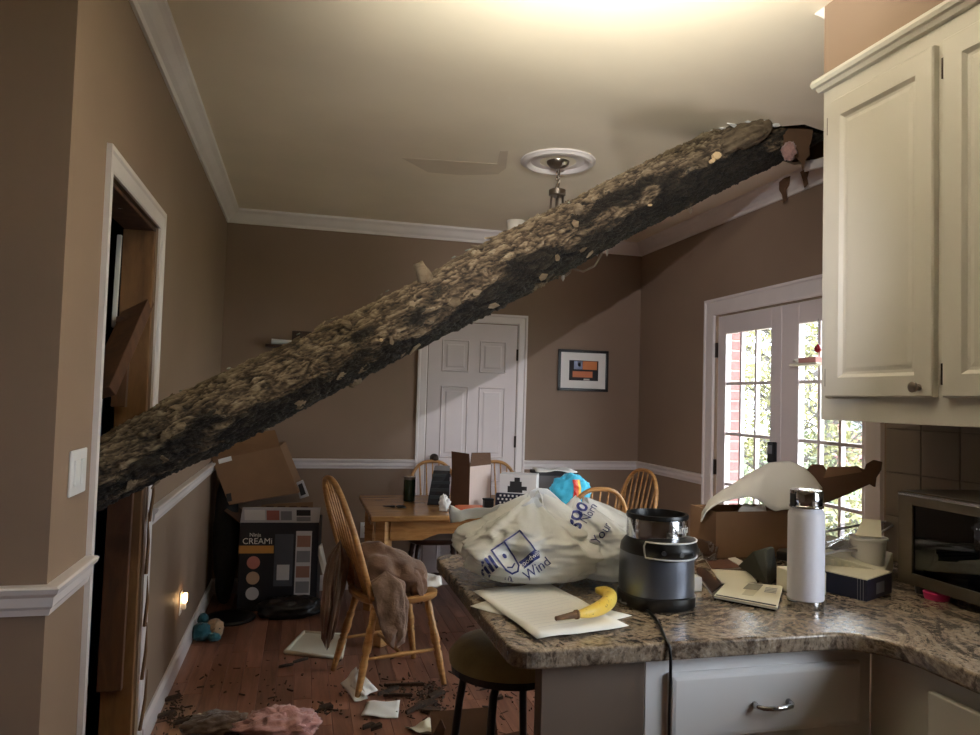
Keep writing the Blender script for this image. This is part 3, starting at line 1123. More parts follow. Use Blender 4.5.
rf = random.Random(2)
for k, (px_, py_) in enumerate(((714, 131), (722, 128), (733, 124), (748, 121), (764, 121), (776, 124), (705, 136), (728, 133))):
    p_ = at(px_, py_, Z=ZC - .004)
    pts_ = [p_ + V((.022 * math.cos(i * 1.26 + k) * rf.uniform(.6, 1.5), .014 * math.sin(i * 1.26 + k) * rf.uniform(.5, 1.4), -.012 * rf.random())) for i in range(5)]
    fo_ = MB().prism(pts_, (0, 0, .003)).build('paint_flake', M_PAPER, at_=p_)
    tag(fo_, 'curled white flake of ceiling paint at the torn edge above the trunk', 'paint flake', 'paint flakes round the torn ceiling')

# plaster patch and stain on the ceiling
sp = [at(x_, y_, Z=ZC - 0.0005) for x_, y_ in ((402, 158), (425, 159), (470, 162), (497, 164), (500, 151), (508, 151), (506, 168), (498, 174), (462, 175), (428, 172))]
bb = MB().prism(sp, (0, 0, -0.0015))
so = bb.build('ceiling_stain', basic('water_stain_paint', (218, 204, 184), 0.6, var=0.05, scale=6), ceil_o)
ms = at(440, 157, Z=ZC)

# ================================================================== CEILING FIXTURES
mc = at(558, 161, Z=ZC)
t = thing('ceiling_medallion', (mc.x, mc.y, ZC), 'round white plaster medallion on the ceiling above the trunk', 'medallion')
R_ = 0.205
b = MB().lathe((mc.x, mc.y, ZC), [(0.10, 0), (0.10, -.006), (0.125, -.008), (0.135, -.004), (0.150, -.004), (0.158, -.014), (0.172, -.022), (0.188, -.020), (0.197, -.010), (R_, -.008), (R_, 0)], 56, False, False)
b.build('ring', M_TRIM, t, smooth=True, auto=35)
MB().lathe((mc.x, mc.y, ZC), [(0.001, -.005), (0.101, -.005), (0.101, 0), (0.001, 0)], 48, False, False).build('inner_disc', M_CEIL, t)
ch = thing('chandelier', (mc.x, mc.y, 2.05), 'brushed nickel chandelier with frosted cup shades hanging behind the trunk', 'chandelier')
MB().lathe((mc.x, mc.y, ZC - .005), [(0.001, -.038), (0.018, -.036), (0.045, -.026), (0.060, -.010), (0.062, 0), (0.001, 0)], 32, False, False).build('canopy', M_NICKEL, ch, smooth=True, auto=40)
zt, zb = ZC - .043, 2.615
nl_ = 5
for k in range(nl_):
    zz = zt - (zt - zb) * (k + .5) / nl_
    hh = (zt - zb) / nl_ * .72
    ax = V((1, 0, 0)) if k % 2 else V((0, 1, 0))
    pts = [V((mc.x, mc.y, zz)) + ax * (.0085 * math.cos(2 * PI * i / 12)) + V((0, 0, hh * math.sin(2 * PI * i / 12))) for i in range(12)]
    MB().sweep(pts, 0.0026, 6, closed=True).build('chain_link', M_NICKEL, ch, smooth=True)
MB().sweep([V((mc.x + .012, mc.y + .006, zt)), V((mc.x + .014, mc.y, (zt + zb) / 2)), V((mc.x + .008, mc.y, zb - .03))], 0.003, 6).build('cord', M_NICKEL, ch, smooth=True)
MB().lathe((mc.x, mc.y, 2.56), [(0.001, .055), (.008, .052), (.012, .03), (.03, .026), (.046, .018), (.046, -.010), (.036, -.016), (.001, -.016)], 28, False, False).build('hub', M_NICKEL, ch, smooth=True, auto=40)
for k in range(6):
    a = 2 * PI * k / 6 + .3
    MB().sweep([V((mc.x + .034 * math.cos(a), mc.y + .034 * math.sin(a), 2.556)), V((mc.x + .04 * math.cos(a), mc.y + .04 * math.sin(a), 2.47)), V((mc.x + .055 * math.cos(a), mc.y + .055 * math.sin(a), 2.36)), V((mc.x + .035 * math.cos(a), mc.y + .035 * math.sin(a), 2.26))], 0.0045, 8).build('cage_rod', M_NICKEL, ch, smooth=True)
MB().lathe((mc.x, mc.y, 2.20), [(0.001, -.10), (.008, -.095), (.014, -.07), (.008, -.06), (.03, -.04), (.05, 0.0), (.045, .04), (.02, .07), (.001, .075)], 24, False, False).build('lower_hub', M_NICKEL, ch, smooth=True, auto=50)
M_CRYST = basic('crystal_drop', (220, 220, 224), 0.05, spec=1.0)
for k in range(5):
    a = 2 * PI * k / 5 + 3.35
    ca, sa = math.cos(a), math.sin(a)

    def cp(r, z):
        return V((mc.x + r * ca, mc.y + r * sa, z))
    pts = [cp(.04, 2.20), cp(.09, 2.15), cp(.15, 2.13), cp(.21, 2.16), cp(.245, 2.22), cp(.25, 2.27)]
    arm = MB().sweep(pts, 0.0055, 8).build('arm', M_NICKEL, ch, smooth=True)
    MB().lathe(cp(.25, 2.27), [(0.001, -.012), (.022, -.008), (.032, 0), (.03, .004), (.001, .004)], 20, False, False).build('drip_cup', M_NICKEL, arm, smooth=True)
    MB().lathe(cp(.25, 2.274), [(.022, 0), (.036, .012), (.044, .05), (.050, .10), (.047, .10), (.041, .05), (.033, .015), (.02, .004)], 24, False, False).build('shade', M_SHADE, arm, smooth=True)
    for q in (-1, 1):
        pz = cp(.25 + q * .026, 2.255)
        MB().sweep([pz, pz + V((0, 0, -.012)), pz + V((0, 0, -.03)), pz + V((0, 0, -.042))], [.0015, .006, .007, .001], 6).build('crystal', M_CRYST, arm)
for a_ in (0.2, 2.2, 4.3):
    p0_ = V((mc.x + .05 * math.cos(a_), mc.y + .05 * math.sin(a_), 2.14))
    MB().sweep([p0_, p0_ + V((0, 0, -.018)), p0_ + V((0, 0, -.042)), p0_ + V((0, 0, -.058))], [.002, .009, .010, .001], 6).build('crystal', M_CRYST, ch)

# the kitchen's own lamps (just above the frame)
t = thing('uplight_pendant', (CEIL_LAMP.x, CEIL_LAMP.y, 2.35), 'metal bowl uplight hanging over the kitchen peninsula', 'pendant lamp')
lc = V((CEIL_LAMP.x, CEIL_LAMP.y, CEIL_LAMP.z - .09))
MB().lathe(lc, [(.001, 0), (.03, .002), (.06, .014), (.082, .036), (.090, .062), (.087, .062), (.079, .038), (.058, .017), (.03, .006), (.001, .004)], 28, False, False).build('bowl', M_NICKEL, t, smooth=True, auto=50)
for k in range(3):
    a = 2 * PI * k / 3 + .5
    MB().sweep([lc + V((.088 * math.cos(a), .088 * math.sin(a), .06)), V((CEIL_LAMP.x, CEIL_LAMP.y, ZC - .01)) + V((.02 * math.cos(a), .02 * math.sin(a), 0))], .0015, 5).build('wire', M_NICKEL, t)
MB().lathe((CEIL_LAMP.x, CEIL_LAMP.y, ZC), [(.001, -.02), (.05, -.018), (.055, 0), (.001, 0)], 20, False, False).build('canopy', M_NICKEL, t)
t = thing('spot_lamp', (SPOT.x, SPOT.y, SPOT.z), 'small spot lamp on the kitchen ceiling', 'spot lamp')
MB().lathe((SPOT.x, SPOT.y, ZC), [(.001, -.02), (.05, -.018), (.055, 0), (.001, 0)], 20, False, False).build('base', M_WHITEPL, t)
sd = (V((2.22, 5.0, 1.60)) - SPOT).normalized()
MB().sweep([SPOT - sd * .14, SPOT - sd * .02], [.03, .045], 16).build('can', M_WHITEPL, t)
MB().sweep([V((SPOT.x, SPOT.y, ZC - .02)), SPOT - sd * .10], .008, 8).build('stem', M_WHITEPL, t)

# ================================================================== PICTURE ON THE BACK WALL
p0_, p1_ = at(558, 349, Y=YB), at(607, 392, Y=YB)
fx0, fx1, fz0, fz1 = p0_.x, p1_.x, p1_.z, p0_.z
t = thing('framed_picture', ((fx0 + fx1) / 2, YB, fz0), 'black framed picture with wide white mat on the back wall', 'picture')
fwid = 0.022
b = MB()
for lo, hi in (((fx0, YB - .022, fz0), (fx0 + fwid, YB, fz1)), ((fx1 - fwid, YB - .022, fz0), (fx1, YB, fz1)), ((fx0, YB - .022, fz0), (fx1, YB, fz0 + fwid)), ((fx0, YB - .022, fz1 - fwid), (fx1, YB, fz1))):
    b.box(lo, hi)
b.build('frame', M_BLACK, t, bevel=0.003)
MB().box((fx0 + fwid, YB - .010, fz0 + fwid), (fx1 - fwid, YB - .001, fz1 - fwid)).build('mat', M_PAPER, t)
ix0, ix1 = fx0 + .095, fx1 - .085
iz0, iz1 = fz0 + .085, fz1 - .085
art = MB().box((ix0, YB - .0115, iz0), (ix1, YB - .010, iz1)).build('print', basic('print_black', (26, 22, 26), .6), t)


def artp(x0_, x1_, z0_, z1_, rgb, nm):
    W_, H_ = ix1 - ix0, iz1 - iz0
    MB().box((ix0 + W_ * x0_, YB - .0125, iz0 + H_ * z0_), (ix0 + W_ * x1_, YB - .0115, iz0 + H_ * z1_)).build('print_patch', basic(nm, rgb, .6), art)


artp(.46, .95, .55, .97, (214, 130, 78), 'print_orange')
artp(.16, .45, .56, .96, (150, 160, 190), 'print_blue')
artp(.12, .80, .16, .46, (206, 122, 84), 'print_coral')
artp(.30, .40, .70, .92, (230, 226, 224), 'print_white')
artp(.50, .70, .02, .10, (200, 190, 180), 'print_pale')

# small shelf with a white item, upper left of the back wall
t = thing('wall_shelf', (-0.10, YB, 1.80), 'small dark wall shelf on the back wall peeking over the trunk', 'shelf')
s0 = at(283, 345, Y=YB - .05)
MB().box((s0.x - .12, YB - .10, s0.z - .02), (s0.x + .20, YB, s0.z)).build('ledge', M_DKWOOD, t, bevel=0.003)
MB().box((s0.x + .06, YB - .02, s0.z), (s0.x + .20, YB, s0.z + .11)).build('back_panel', M_DKWOOD, t, bevel=0.003)
tag(MB().sweep([(s0.x - .08, YB - .06, s0.z + .022), (s0.x + .06, YB - .06, s0.z + .022)], [.02, .014], 14).build('white_tube', M_WHITEPL, smooth=True, auto=50, at_=(s0.x - .02, YB - .06, s0.z)), 'short white tube lying on the small dark wall shelf', 'tube')

# ================================================================== KITCHEN UPPER CABINET
XU = 1.60
uc = thing('wall_cabinet', (1.80, 1.2, 1.393), 'cream painted wall cabinet with panelled doors hanging over the counter', 'cabinet')
MB().box((XU, 1.10, 1.394), (XK, 2.008, 2.50)).build('body', M_CAB, uc, bevel=0.002)
moul = MB()
prof = [(0, 2.452), (.012, 2.455), (.018, 2.468), (.026, 2.472), (.030, 2.484), (.026, 2.496), (.010, 2.502), (0, 2.502)]
vs = [V((XU - o_, 1.10, z_)) for o_, z_ in prof] + [V((XU - o_, 2.008 + o_, z_)) for o_, z_ in prof]
n_ = len(prof)
moul.add(vs, [(i, (i + 1) % n_, (i + 1) % n_ + n_, i + n_) for i in range(n_)] + [tuple(range(n_)), tuple(range(2 * n_ - 1, n_ - 1, -1))])
moul.build('top_moulding', M_CAB, uc)


def cab_door(par, y0_, y1_, z0_, z1_, knob_y, hinge_y, xf):
    d_ = MB()
    th = 0.02
    fr = 0.058
    xo = xf - th
    # outer slab with edge, frame ring, sunk panel
    rings = [(0, xf), (0, xo + .004), (.004, xo), (fr, xo), (fr + .010, xo + .009), (fr + .018, xo + .010), (fr + .030, xo + .0075)]
    vs_ = []
    for ins, xx in rings:
        for i_, j_ in ((y0_ + ins, z0_ + ins), (y1_ - ins, z0_ + ins), (y1_ - ins, z1_ - ins), (y0_ + ins, z1_ - ins)):
            vs_.append((xx, i_, j_))
    fs_ = []
    for r_ in range(len(rings) - 1):
        for k_ in range(4):
            k2_ = (k_ + 1) % 4
            fs_.append((r_ * 4 + k_, r_ * 4 + k2_, (r_ + 1) * 4 + k2_, (r_ + 1) * 4 + k_))
    fs_.append(tuple((len(rings) - 1) * 4 + k_ for k_ in range(4)))
    fs_.append((0, 1, 2, 3))
    d_.add(vs_, fs_)
    do = d_.build('door', M_CAB, par)
    kz = z0_ + .026
    kk = V((xo, knob_y, kz))
    MB().sweep([kk, kk + V((-.002, 0, 0)), kk + V((-.003, 0, 0)), kk + V((-.012, 0, 0)), kk + V((-.016, 0, 0)), kk + V((-.024, 0, 0)), kk + V((-.028, 0, 0))], [.009, .009, .005, .006, .013, .0145, .008], 16).build('knob', M_NICKEL, do, smooth=True, auto=50)
    for hz_ in (z0_ + .06, z1_ - .07):
        MB().box((xf - .010, hinge_y - .006, hz_ - .028), (xf - .0005, hinge_y + .006, hz_ + .028)).build('hinge', M_BRONZE, do, bevel=0.001)
    return do


cab_door(uc, 1.562, 1.968, 1.467, 2.400, 1.603, 1.974, XU)
cab_door(uc, 1.128, 1.533, 1.467, 2.400, 1.165, 1.540, XU)

# backsplash tiles on the kitchen wall
TS = 0.150
tile_me = None
for i in range(7):
    for j in range(4):
        y1_, z0_ = YP - 0.004 - i * TS, 0.916 + j * TS
        z1_ = min(z0_ + TS, 1.392)
        if z1_ - z0_ < .02:
            continue
        MB().box((XK - .009, y1_ - TS + .003, z0_ + .0015), (XK - .001, y1_, z1_ - .0015)).build('tile', M_TILE, wk, bevel=0.0015, seg=1)
MB().box((XK - .005, YP - 7 * TS, .916), (XK - .0005, YP - .001, 1.392)).build('grout', M_GROUT, wk)

# ================================================================== BASE CABINETS AND WORKTOP
ZT = 0.914
YFc, XLc, YBc, XIc = 1.462, 0.436, 2.400, 1.312
poly = []


def arc(cx, cy, r, a0, a1, n=8):
    return [(cx + r * math.cos(math.radians(a0 + (a1 - a0) * i / n)), cy + r * math.sin(math.radians(a0 + (a1 - a0) * i / n))) for i in range(n + 1)]


poly += arc(XLc + .05, YFc + .05, .05, 180, 270)
poly += arc(XIc - .13, YFc - .13, .13, 90, 0)[0:]
poly += [(XIc, -0.9), (XK - .002, -0.9), (XK - .002, YP), (XK - .002, YBc), ]
poly += arc(XLc + .06, YBc - .06, .06, 90, 180)
b = MB().prism([(x_, y_, ZT - .040) for x_, y_ in poly], (0, 0, .040))
wt = tag(b.build('worktop', M_GRAN, bevel=0.007, seg=3, at_=(1.2, 1.9, ZT - .04)), 'brown speckled stone-look worktop wrapping the kitchen peninsula and side run', 'worktop')

# peninsula knee wall (tan) and cabinet
tag(MB().box((0.512, 1.500, 0), (0.751, 1.545, ZT - .041)).build('peninsula_end_wall', basic('dark_taupe_panel', (104, 88, 76), .6), bevel=0.002, at_=(.63, 1.7, 0)), 'short tan end panel under the left end of the worktop', 'panel')
bc = thing('drawer_cabinet', (1.05, 1.75, 0), 'white base cabinet with a wide drawer under the peninsula worktop', 'cabinet')
MB().box((0.752, 1.500, 0.10), (1.3395, 2.02, ZT - .041)).build('body', M_CABD, bc, bevel=0.002)
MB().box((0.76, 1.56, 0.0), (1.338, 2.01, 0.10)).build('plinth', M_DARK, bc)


def front_panel(par, name, x0_, x1_, z0_, z1_, y_, mat, lip=.013):
    d_ = MB()
    rings = [(0, y_), (0, y_ - .010), (lip * .35, y_ - .017), (lip, y_ - .019)]
    vs_ = []
    for ins, yy in rings:
        for i_, j_ in ((x0_ + ins, z0_ + ins), (x1_ - ins, z0_ + ins), (x1_ - ins, z1_ - ins), (x0_ + ins, z1_ - ins)):
            vs_.append((i_, yy, j_))
    fs_ = [(r_ * 4 + k_, r_ * 4 + (k_ + 1) % 4, (r_ + 1) * 4 + (k_ + 1) % 4, (r_ + 1) * 4 + k_) for r_ in range(3) for k_ in range(4)]
    fs_ += [(12, 13, 14, 15), (0, 1, 2, 3)]
    d_.add(vs_, fs_)
    return d_.build(name, mat, par)


dw = front_panel(bc, 'drawer', 0.805, 1.300, 0.690, 0.836, 1.500, M_CABD)
hc = (at(750, 706, Y=1.482) + at(792, 700, Y=1.482)) / 2
pts = [V((hc.x + dx, 1.482 - dy, hc.z)) for dx, dy in ((-.044, 0), (-.044, .014), (-.036, .024), (-.018, .029), (0, .030), (.018, .029), (.036, .024), (.044, .014), (.044, 0))]
MB().sweep(pts, [.008, .006, .0055, .0055, .006, .0055, .0055, .006, .008], 10).build('pull_handle', M_STEEL, dw, smooth=True)
for dz0, dz1 in ((0.14, 0.66),):
    d2 = front_panel(bc, 'door', 0.805, 1.300, dz0, dz1, 1.500, M_CABD)
    MB().sweep([(1.25, 1.482, .60), (1.25, 1.462, .60), (1.25, 1.455, .56), (1.25, 1.462, .52), (1.25, 1.482, .52)], .005, 8).build('pull_handle', M_STEEL, d2, smooth=True)
sc = thing('side_cabinet', (1.66, 0.6, 0), 'cream base cabinet under the side run of worktop at right', 'cabinet')
MB().box((1.340, -0.88, 0.10), (XK - .002, 1.499, ZT - .041)).build('body', M_CAB, sc, bevel=0.002)
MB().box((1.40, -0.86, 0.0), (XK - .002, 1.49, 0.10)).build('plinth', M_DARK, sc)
for y0_, y1_ in ((0.90, 1.317), (0.46, 0.88)):
    MB().box((1.322, y0_, .14), (1.340, y1_, .832)).build('door', M_CAB, sc, bevel=0.004)

# ================================================================== STOOL
st = thing('bar_stool', (0.645, 2.200, 0), 'bar stool with padded olive seat and black metal legs under the worktop', 'stool')
MB().lathe((0.645, 2.200, 0.0), [(.001, .700), (.10, .697), (.160, .682), (.186, .652), (.184, .628), (.001, .628)], 40, False, False).build('seat', M_OLIVE, st, smooth=True, auto=60)
MB().lathe((0.645, 2.200, 0.0), [(.001, .630), (.178, .630), (.178, .605), (.001, .605)], 40, False, False).build('seat_ring', M_BLACK, st)
for k in range(4):
    a = PI / 4 + k * PI / 2 + .2
    ca, sa = math.cos(a), math.sin(a)
    MB().sweep([V((.645 + .10 * ca, 2.200 + .10 * sa  , .61)), V((.645 + .145 * ca, 2.200 + .145 * sa, .57)), V((.645 + .16 * ca, 2.200 + .16 * sa, .48)), V((.645 + .21 * ca, 2.200 + .21 * sa, 0.002))], .0125, 12).build('leg', M_BLACK, st, smooth=True)
pts = [V((.645 + .192 * math.cos(i * PI / 12), 2.200 + .192 * math.sin(i * PI / 12), .17)) for i in range(24)]
MB().sweep(pts, .008, 8, closed=True).build('foot_ring', M_BLACK, st, smooth=True)

# cardboard box beside the stool
bx = thing('cardboard_box', (0.60, 2.62, 0), 'dark open cardboard box on the floor beside the bar stool', 'box')
x0_, x1_, y0_, y1_, hh = 0.50, 0.77, 2.50, 2.72, 0.165
MB().box((x0_, y0_, 0), (x1_, y0_ + .004, hh)).box((x0_, y1_ - .004, 0), (x1_, y1_, hh)).box((x0_, y0_, 0), (x0_ + .004, y1_, hh)).box((x1_ - .004, y0_, 0), (x1_, y1_, hh)).box((x0_, y0_, .001), (x1_, y1_, .006)).build('body', M_CARDD, bx)
MB().slab([(x0_, y0_ + .01, hh), (x0_, y1_ - .01, hh), (x0_ + .03, y1_ - .07, hh + .105), (x0_ + .03, y0_ + .07, hh + .105)], .004).build('flap', M_CARDD, bx)
MB().slab([(x0_ + .01, y1_, hh), (x1_ - .01, y1_, hh), (x1_ - .01, y1_ + .06, hh + .08), (x0_ + .01, y1_ + .06, hh + .08)], .004).build('flap', M_CARDD, bx)
MB().slab([(x1_, y0_ + .01, hh), (x1_, y1_ - .01, hh), (x1_ + .09, y1_ - .03, hh + .02), (x1_ + .09, y0_ + .03, hh + .02)], .004).build('flap', M_CARDD, bx)
MB().slab([(x0_ + .01, y0_, hh), (x1_ - .01, y0_, hh), (x1_ - .03, y0_ - .09, hh - .03), (x0_ + .03, y0_ - .09, hh - .03)], .004).build('flap', M_CARDD, bx)

# ================================================================== DINING TABLE
tb = thing('dining_table', (1.2, 4.65, 0), 'golden oak dining table with square legs and scalloped apron', 'table')
TX0, TX1, TY0, TY1, TZ = 0.395, 1.95, 4.19, 5.08, 0.75
MB().box((TX0, TY0, TZ - .032), (TX1, TY1, TZ)).build('tabletop', M_OAKTOP, tb, bevel=0.008, seg=3)
for lx, ly in ((TX0 + .05, TY0 + .05), (TX1 - .12, TY0 + .05), (TX0 + .05, TY1 - .12), (TX1 - .12, TY1 - .12)):
    MB().sweep([(lx + .035, ly + .035, 0.001), (lx + .035, ly + .035, .55), (lx + .035, ly + .035, TZ - .033)], [.040, .0495, .0495], 4).build('leg', M_OAK, tb, bevel=0.004)


def apron(p0_, p1_, nrm, h0=.115, n=28):
    p0_, p1_ = V(p0_), V(p1_)
    top = [p0_.lerp(p1_, i / n) for i in range(n + 1)]
    bot = []
    for i in range(n + 1):
        u = i / n
        e = min(u, 1 - u) * (p1_ - p0_).length
        dz = h0 if e < .20 else h0 - .035 * min(1, (e - .20) / .06)
        bot.append(p0_.lerp(p1_, u) - V((0, 0, dz)))
    b_ = MB()
    b_.prism(top + bot[::-1], V(nrm) * .02)
    return b_.build('apron', M_OAK, tb)


za = TZ - .033
apron((TX0 + .12, TY0 + .055, za), (TX1 - .12, TY0 + .055, za), (0, 1, 0))
apron((TX0 + .12, TY1 - .075, za), (TX1 - .12, TY1 - .075, za), (0, 1, 0))
apron((TX0 + .055, TY0 + .12, za), (TX0 + .055, TY1 - .12, za), (1, 0, 0))
apron((TX1 - .075, TY0 + .12, za), (TX1 - .075, TY1 - .12, za), (1, 0, 0))

# ================================================================== WINDSOR CHAIRS
LEGP = [(0, .013), (.12, .016), (.30, .019), (.36, .021), (.40, .015), (.42, .021), (.45, .015), (.48, .022), (.56, .023), (.66, .018), (.70, .022), (.73, .016), (.86, .019), (1, .016)]


def make_chair(name, label, wood, dark=None, bow_h=0.52, lean_deg=14):
    """faces +x; built round its own origin on the floor"""
    wd = dark or wood
    t_ = thing(name, (0, 0, 0), label, 'chair', local=True)
    sz = 0.455
    # saddle seat
    def seat_pt(u, v):
        a = 2 * PI * u
        ca, sa = math.cos(a), math.sin(a)
        k = (abs(ca) ** 3.2 + abs(sa) ** 3.2) ** (-1 / 3.2)
        rx, ry = .210, (.215 if ca > 0 else .19 + .025 * (1 + ca))
        prof_ = [(.001, -.012), (.45, -.016), (.80, -.008), (.95, 0), (1.0, -.008), (.985, -.028), (.90, -.040), (.001, -.040)]
        f_ = v * (len(prof_) - 1)
        i_ = min(int(f_), len(prof_) - 2)
        q_ = f_ - i_
        rr = prof_[i_][0] * (1 - q_) + prof_[i_ + 1][0] * q_
        zz = prof_[i_][1] * (1 - q_) + prof_[i_ + 1][1] * q_
        return (rx * k * ca * rr, ry * k * sa * rr, sz + zz)
    MB().grid(36, 8, seat_pt, True).build('seat', wd, t_, smooth=True, auto=60)
    # bow
    lean = math.tan(math.radians(lean_deg))
    wbot, wtop = .165, .195

    def bow(u):
        a = PI * u
        y_ = -math.cos(a)
        s_ = math.sin(a)
        h_ = bow_h * (s_ ** .62)
        ww = wbot + (wtop - wbot) * min(1, h_ / (bow_h * .6))
        yy = ww * (abs(y_) ** .75) * (1 if y_ > 0 else -1)
        return V((-.165 - h_ * lean, yy, sz - .012 + h_))
    pts_ = [bow(i / 32) for i in range(33)]
    MB().sweep(pts_, .0135, 10, flat=(1.15, .9)).build('bow_back', wood, t_, smooth=True)
    for k in range(7):
        yb = -.125 + .25 * k / 6
        # top point on the bow
        best = min((bow(i / 60) for i in range(6, 55)), key=lambda p_: abs(p_.y - yb * 1.18))
        p0_ = V((-.160, yb * .92, sz - .014))
        MB().turned(p0_, best, [(0, .0055), (.25, .009), (.45, .0105), (.6, .007), (.8, .0055), (1, .005)], 8).build('spindle', wood, t_, smooth=True)
    feet = {}
    for sx in (1, -1):
        for sy in (1, -1):
            top_ = V((sx * .135, sy * .135, sz - .030))
            bot_ = V((sx * .215 - (.02 if sx < 0 else 0), sy * .200, 0.001))
            feet[sx, sy] = (bot_, top_)
            MB().turned(bot_, top_, LEGP, 12).build('leg', wd, t_, smooth=True)
    STR = [(0, .007), (.12, .008), (.35, .010), (.5, .014), (.65, .010), (.88, .008), (1, .007)]
    mids = []
    for sy in (1, -1):
        a_, b_ = feet[1, sy][0].lerp(feet[1, sy][1], .40), feet[-1, sy][0].lerp(feet[-1, sy][1], .40)
        MB().turned(a_, b_, STR, 10).build('stretcher', wd, t_, smooth=True)
        mids.append((a_ + b_) / 2)
    MB().turned(mids[0], mids[1], STR, 10).build('stretcher', wd, t_, smooth=True)
    return t_


c0 = make_chair('windsor_chair', 'golden oak spindle-back chair draped with a brown coat', M_OAK, bow_h=0.575, lean_deg=18)
c0.location = (0.480, 3.80, 0)
c0.rotation_euler = (0, 0, math.radians(14))
CG = 'spindle-back dining chairs'
c0['group'] = CG
base = make_chair('windsor_chair', 'oak spindle-back chair behind the table nearest the back door knob', M_OAK, M_DKWOOD, bow_h=0.505)
base['group'] = CG
placements = [((0.955, 5.20), -92, 'oak and dark wood chair behind the table, left of the upright brown carton'),
              ((1.46, 5.21), -88, 'oak and dark wood chair behind the table, behind the white photo box'),
              ((1.63, 4.10), 88, 'spindle chair with its bowed back to the worktop, beyond the plastic bags'),
              ((2.13, 4.80), 197, 'spindle chair at the right end of the table by the corner')]
for i, ((x_, y_), rz_, lb_) in enumerate(placements):
    o = base if i == 0 else copy_tree(base)
    o.location = (x_, y_, 0)
    o.rotation_euler = (0, 0, math.radians(rz_))
    o['label'] = lb_


def blob(center, rad, seed, nu=48, nv=30, amp=.25, fr=2.2, flat_bottom=None, pw=1.0, ridged=False):
    center = V(center)
    b_ = MB()

    def fn(u, v):
        a = 2 * PI * u
        th = PI * v
        c = V((math.cos(a) * math.sin(th), math.sin(a) * math.sin(th), -math.cos(th)))
        k = 1 + amp * nz(c, fr, seed) + amp * .5 * nz(c, fr * 2.3, seed + 3) + amp * .25 * nz(c, fr * 5, seed + 5)
        if ridged:
            k += amp * .8 * (0.35 - abs(nz(c, fr * 1.4, seed + 8))) + amp * .4 * (0.3 - abs(nz(c, fr * 3.1, seed + 9)))
        p_ = V((c.x * rad[0], c.y * rad[1], c.z * rad[2])) * k + center
        if flat_bottom is not None and p_.z < flat_bottom:
            p_.z = flat_bottom + 0.0005
        return p_
    b_.grid(nu, nv, fn, True)
    return b_


# ================================================================== COAT ON THE CHAIR
ct = thing('coat', (0.48, 3.78, 0.455), 'brown fleece coat slumped over the seat and back of the left chair', 'coat')


def folds(p_, a=.02, f=9, sd=1.0):
    return a * (1 - 2 * abs(nz(p_, f, sd))) + a * .5 * nz(p_, f * 2.3, sd + 4)


# slumped body over the seat
def body_pt(u, v):
    a = 2 * PI * u
    th = PI * v
    c = V((math.cos(a) * math.sin(th), math.sin(a) * math.sin(th), -math.cos(th)))
    hz = .150 * (1 - .35 * c.x)
    p_ = V((0.470 + c.x * .175 - c.z * .05, 3.79 + c.y * .175, 0.530 + c.z * hz))
    # long folds running down from the chair back to the front edge
    ph = p_.y * 34 + p_.x * 12 + 5 * nz(p_, 5, 2.0)
    p_ += c * (.016 * math.sin(ph) + .030 * (.3 - abs(nz((p_.x + p_.z, p_.y, p_.z), 7, 4.0))) + .010 * nz(p_, 22, 6.0))
    p_.z = max(p_.z, .459)
    return p_


MB().grid(96, 60, body_pt, True).build('coat_body', M_COAT, ct, smooth=True)


def hanging(name, cx0, cx1, cy0, cy1, ax_, ay_, z0_, z1_, mat, sd, nf, amp):
    """cloth hanging in vertical folds, closed below by a ragged hem"""
    def fn(u, v):
        a = 2 * PI * u
        f_ = min(1, v * 6) * (1 - max(0, v - .93) / .07 * .75)
        x_ = cx0 + (cx1 - cx0) * v
        y_ = cy0 + (cy1 - cy0) * v
        r_ = 1 + amp * math.sin(nf * a + 4 * nz((math.cos(a), math.sin(a), v * 2), 1.0, sd)) + amp * 1.2 * nz((math.cos(a) * 2, math.sin(a) * 2, v * 5), 1.0, sd + 3)
        w_ = (.55 + .45 * math.sin(PI * min(1, .25 + v * .75)))
        return V((x_ + ax_ * r_ * w_ * f_ * math.cos(a), y_ + ay_ * r_ * w_ * f_ * math.sin(a), z0_ + (z1_ - z0_) * v + .035 * math.sin(3 * a + sd) * v))
    MB().grid(72, 44, fn, True).build(name, mat, ct, smooth=True)


hanging('lining_panel', .420, .475, 3.60, 3.575, .075, .030, .585, .255, M_COATIN, 5.0, 5, .20)
hanging('coat_back', .215, .165, 3.86, 3.88, .048, .135, .690, .165, M_COAT, 9.0, 7, .20)
hanging('sleeve', .545, .600, 3.68, 3.64, .050, .035, .590, .440, M_COAT, 2.0, 4, .18)


def bent_sheet(name, corners, label, mat, cat='paper', bend=0.01, sd=0.0, th=.0012, n=10, group=None, parent=None):
    c_ = [V(p_) for p_ in corners]
    nrm = (c_[1] - c_[0]).cross(c_[3] - c_[0]).normalized()
    if nrm.z < 0:
        nrm = -nrm
    b_ = MB().grid(n, n, lambda u, v: c_[0].lerp(c_[1], u).lerp(c_[3].lerp(c_[2], u), v) + nrm * (bend * max(0, .5 + nz((u * 2.2, v * 2.2, sd), 1.3, sd)) + .001))
    if parent is not None:
        return b_.build(name, mat, parent, smooth=True, solid=th)
    o_ = b_.build(name, mat, smooth=True, solid=th, at_=sum(c_, V()) / 4)
    return tag(o_, label, cat, group)


# folded paper on that chair's seat
q0 = V((.615, 3.75, .462))
bent_sheet('paper_plate', [q0 + V((-.03, -.10, .0)), q0 + V((.10, -.09, .012)), q0 + V((.12, .09, .03)), q0 + V((-.04, .08, .05))], 'folded white paper plate on the seat of the left chair', M_PAPER, 'paper plate', .03, 2.0)

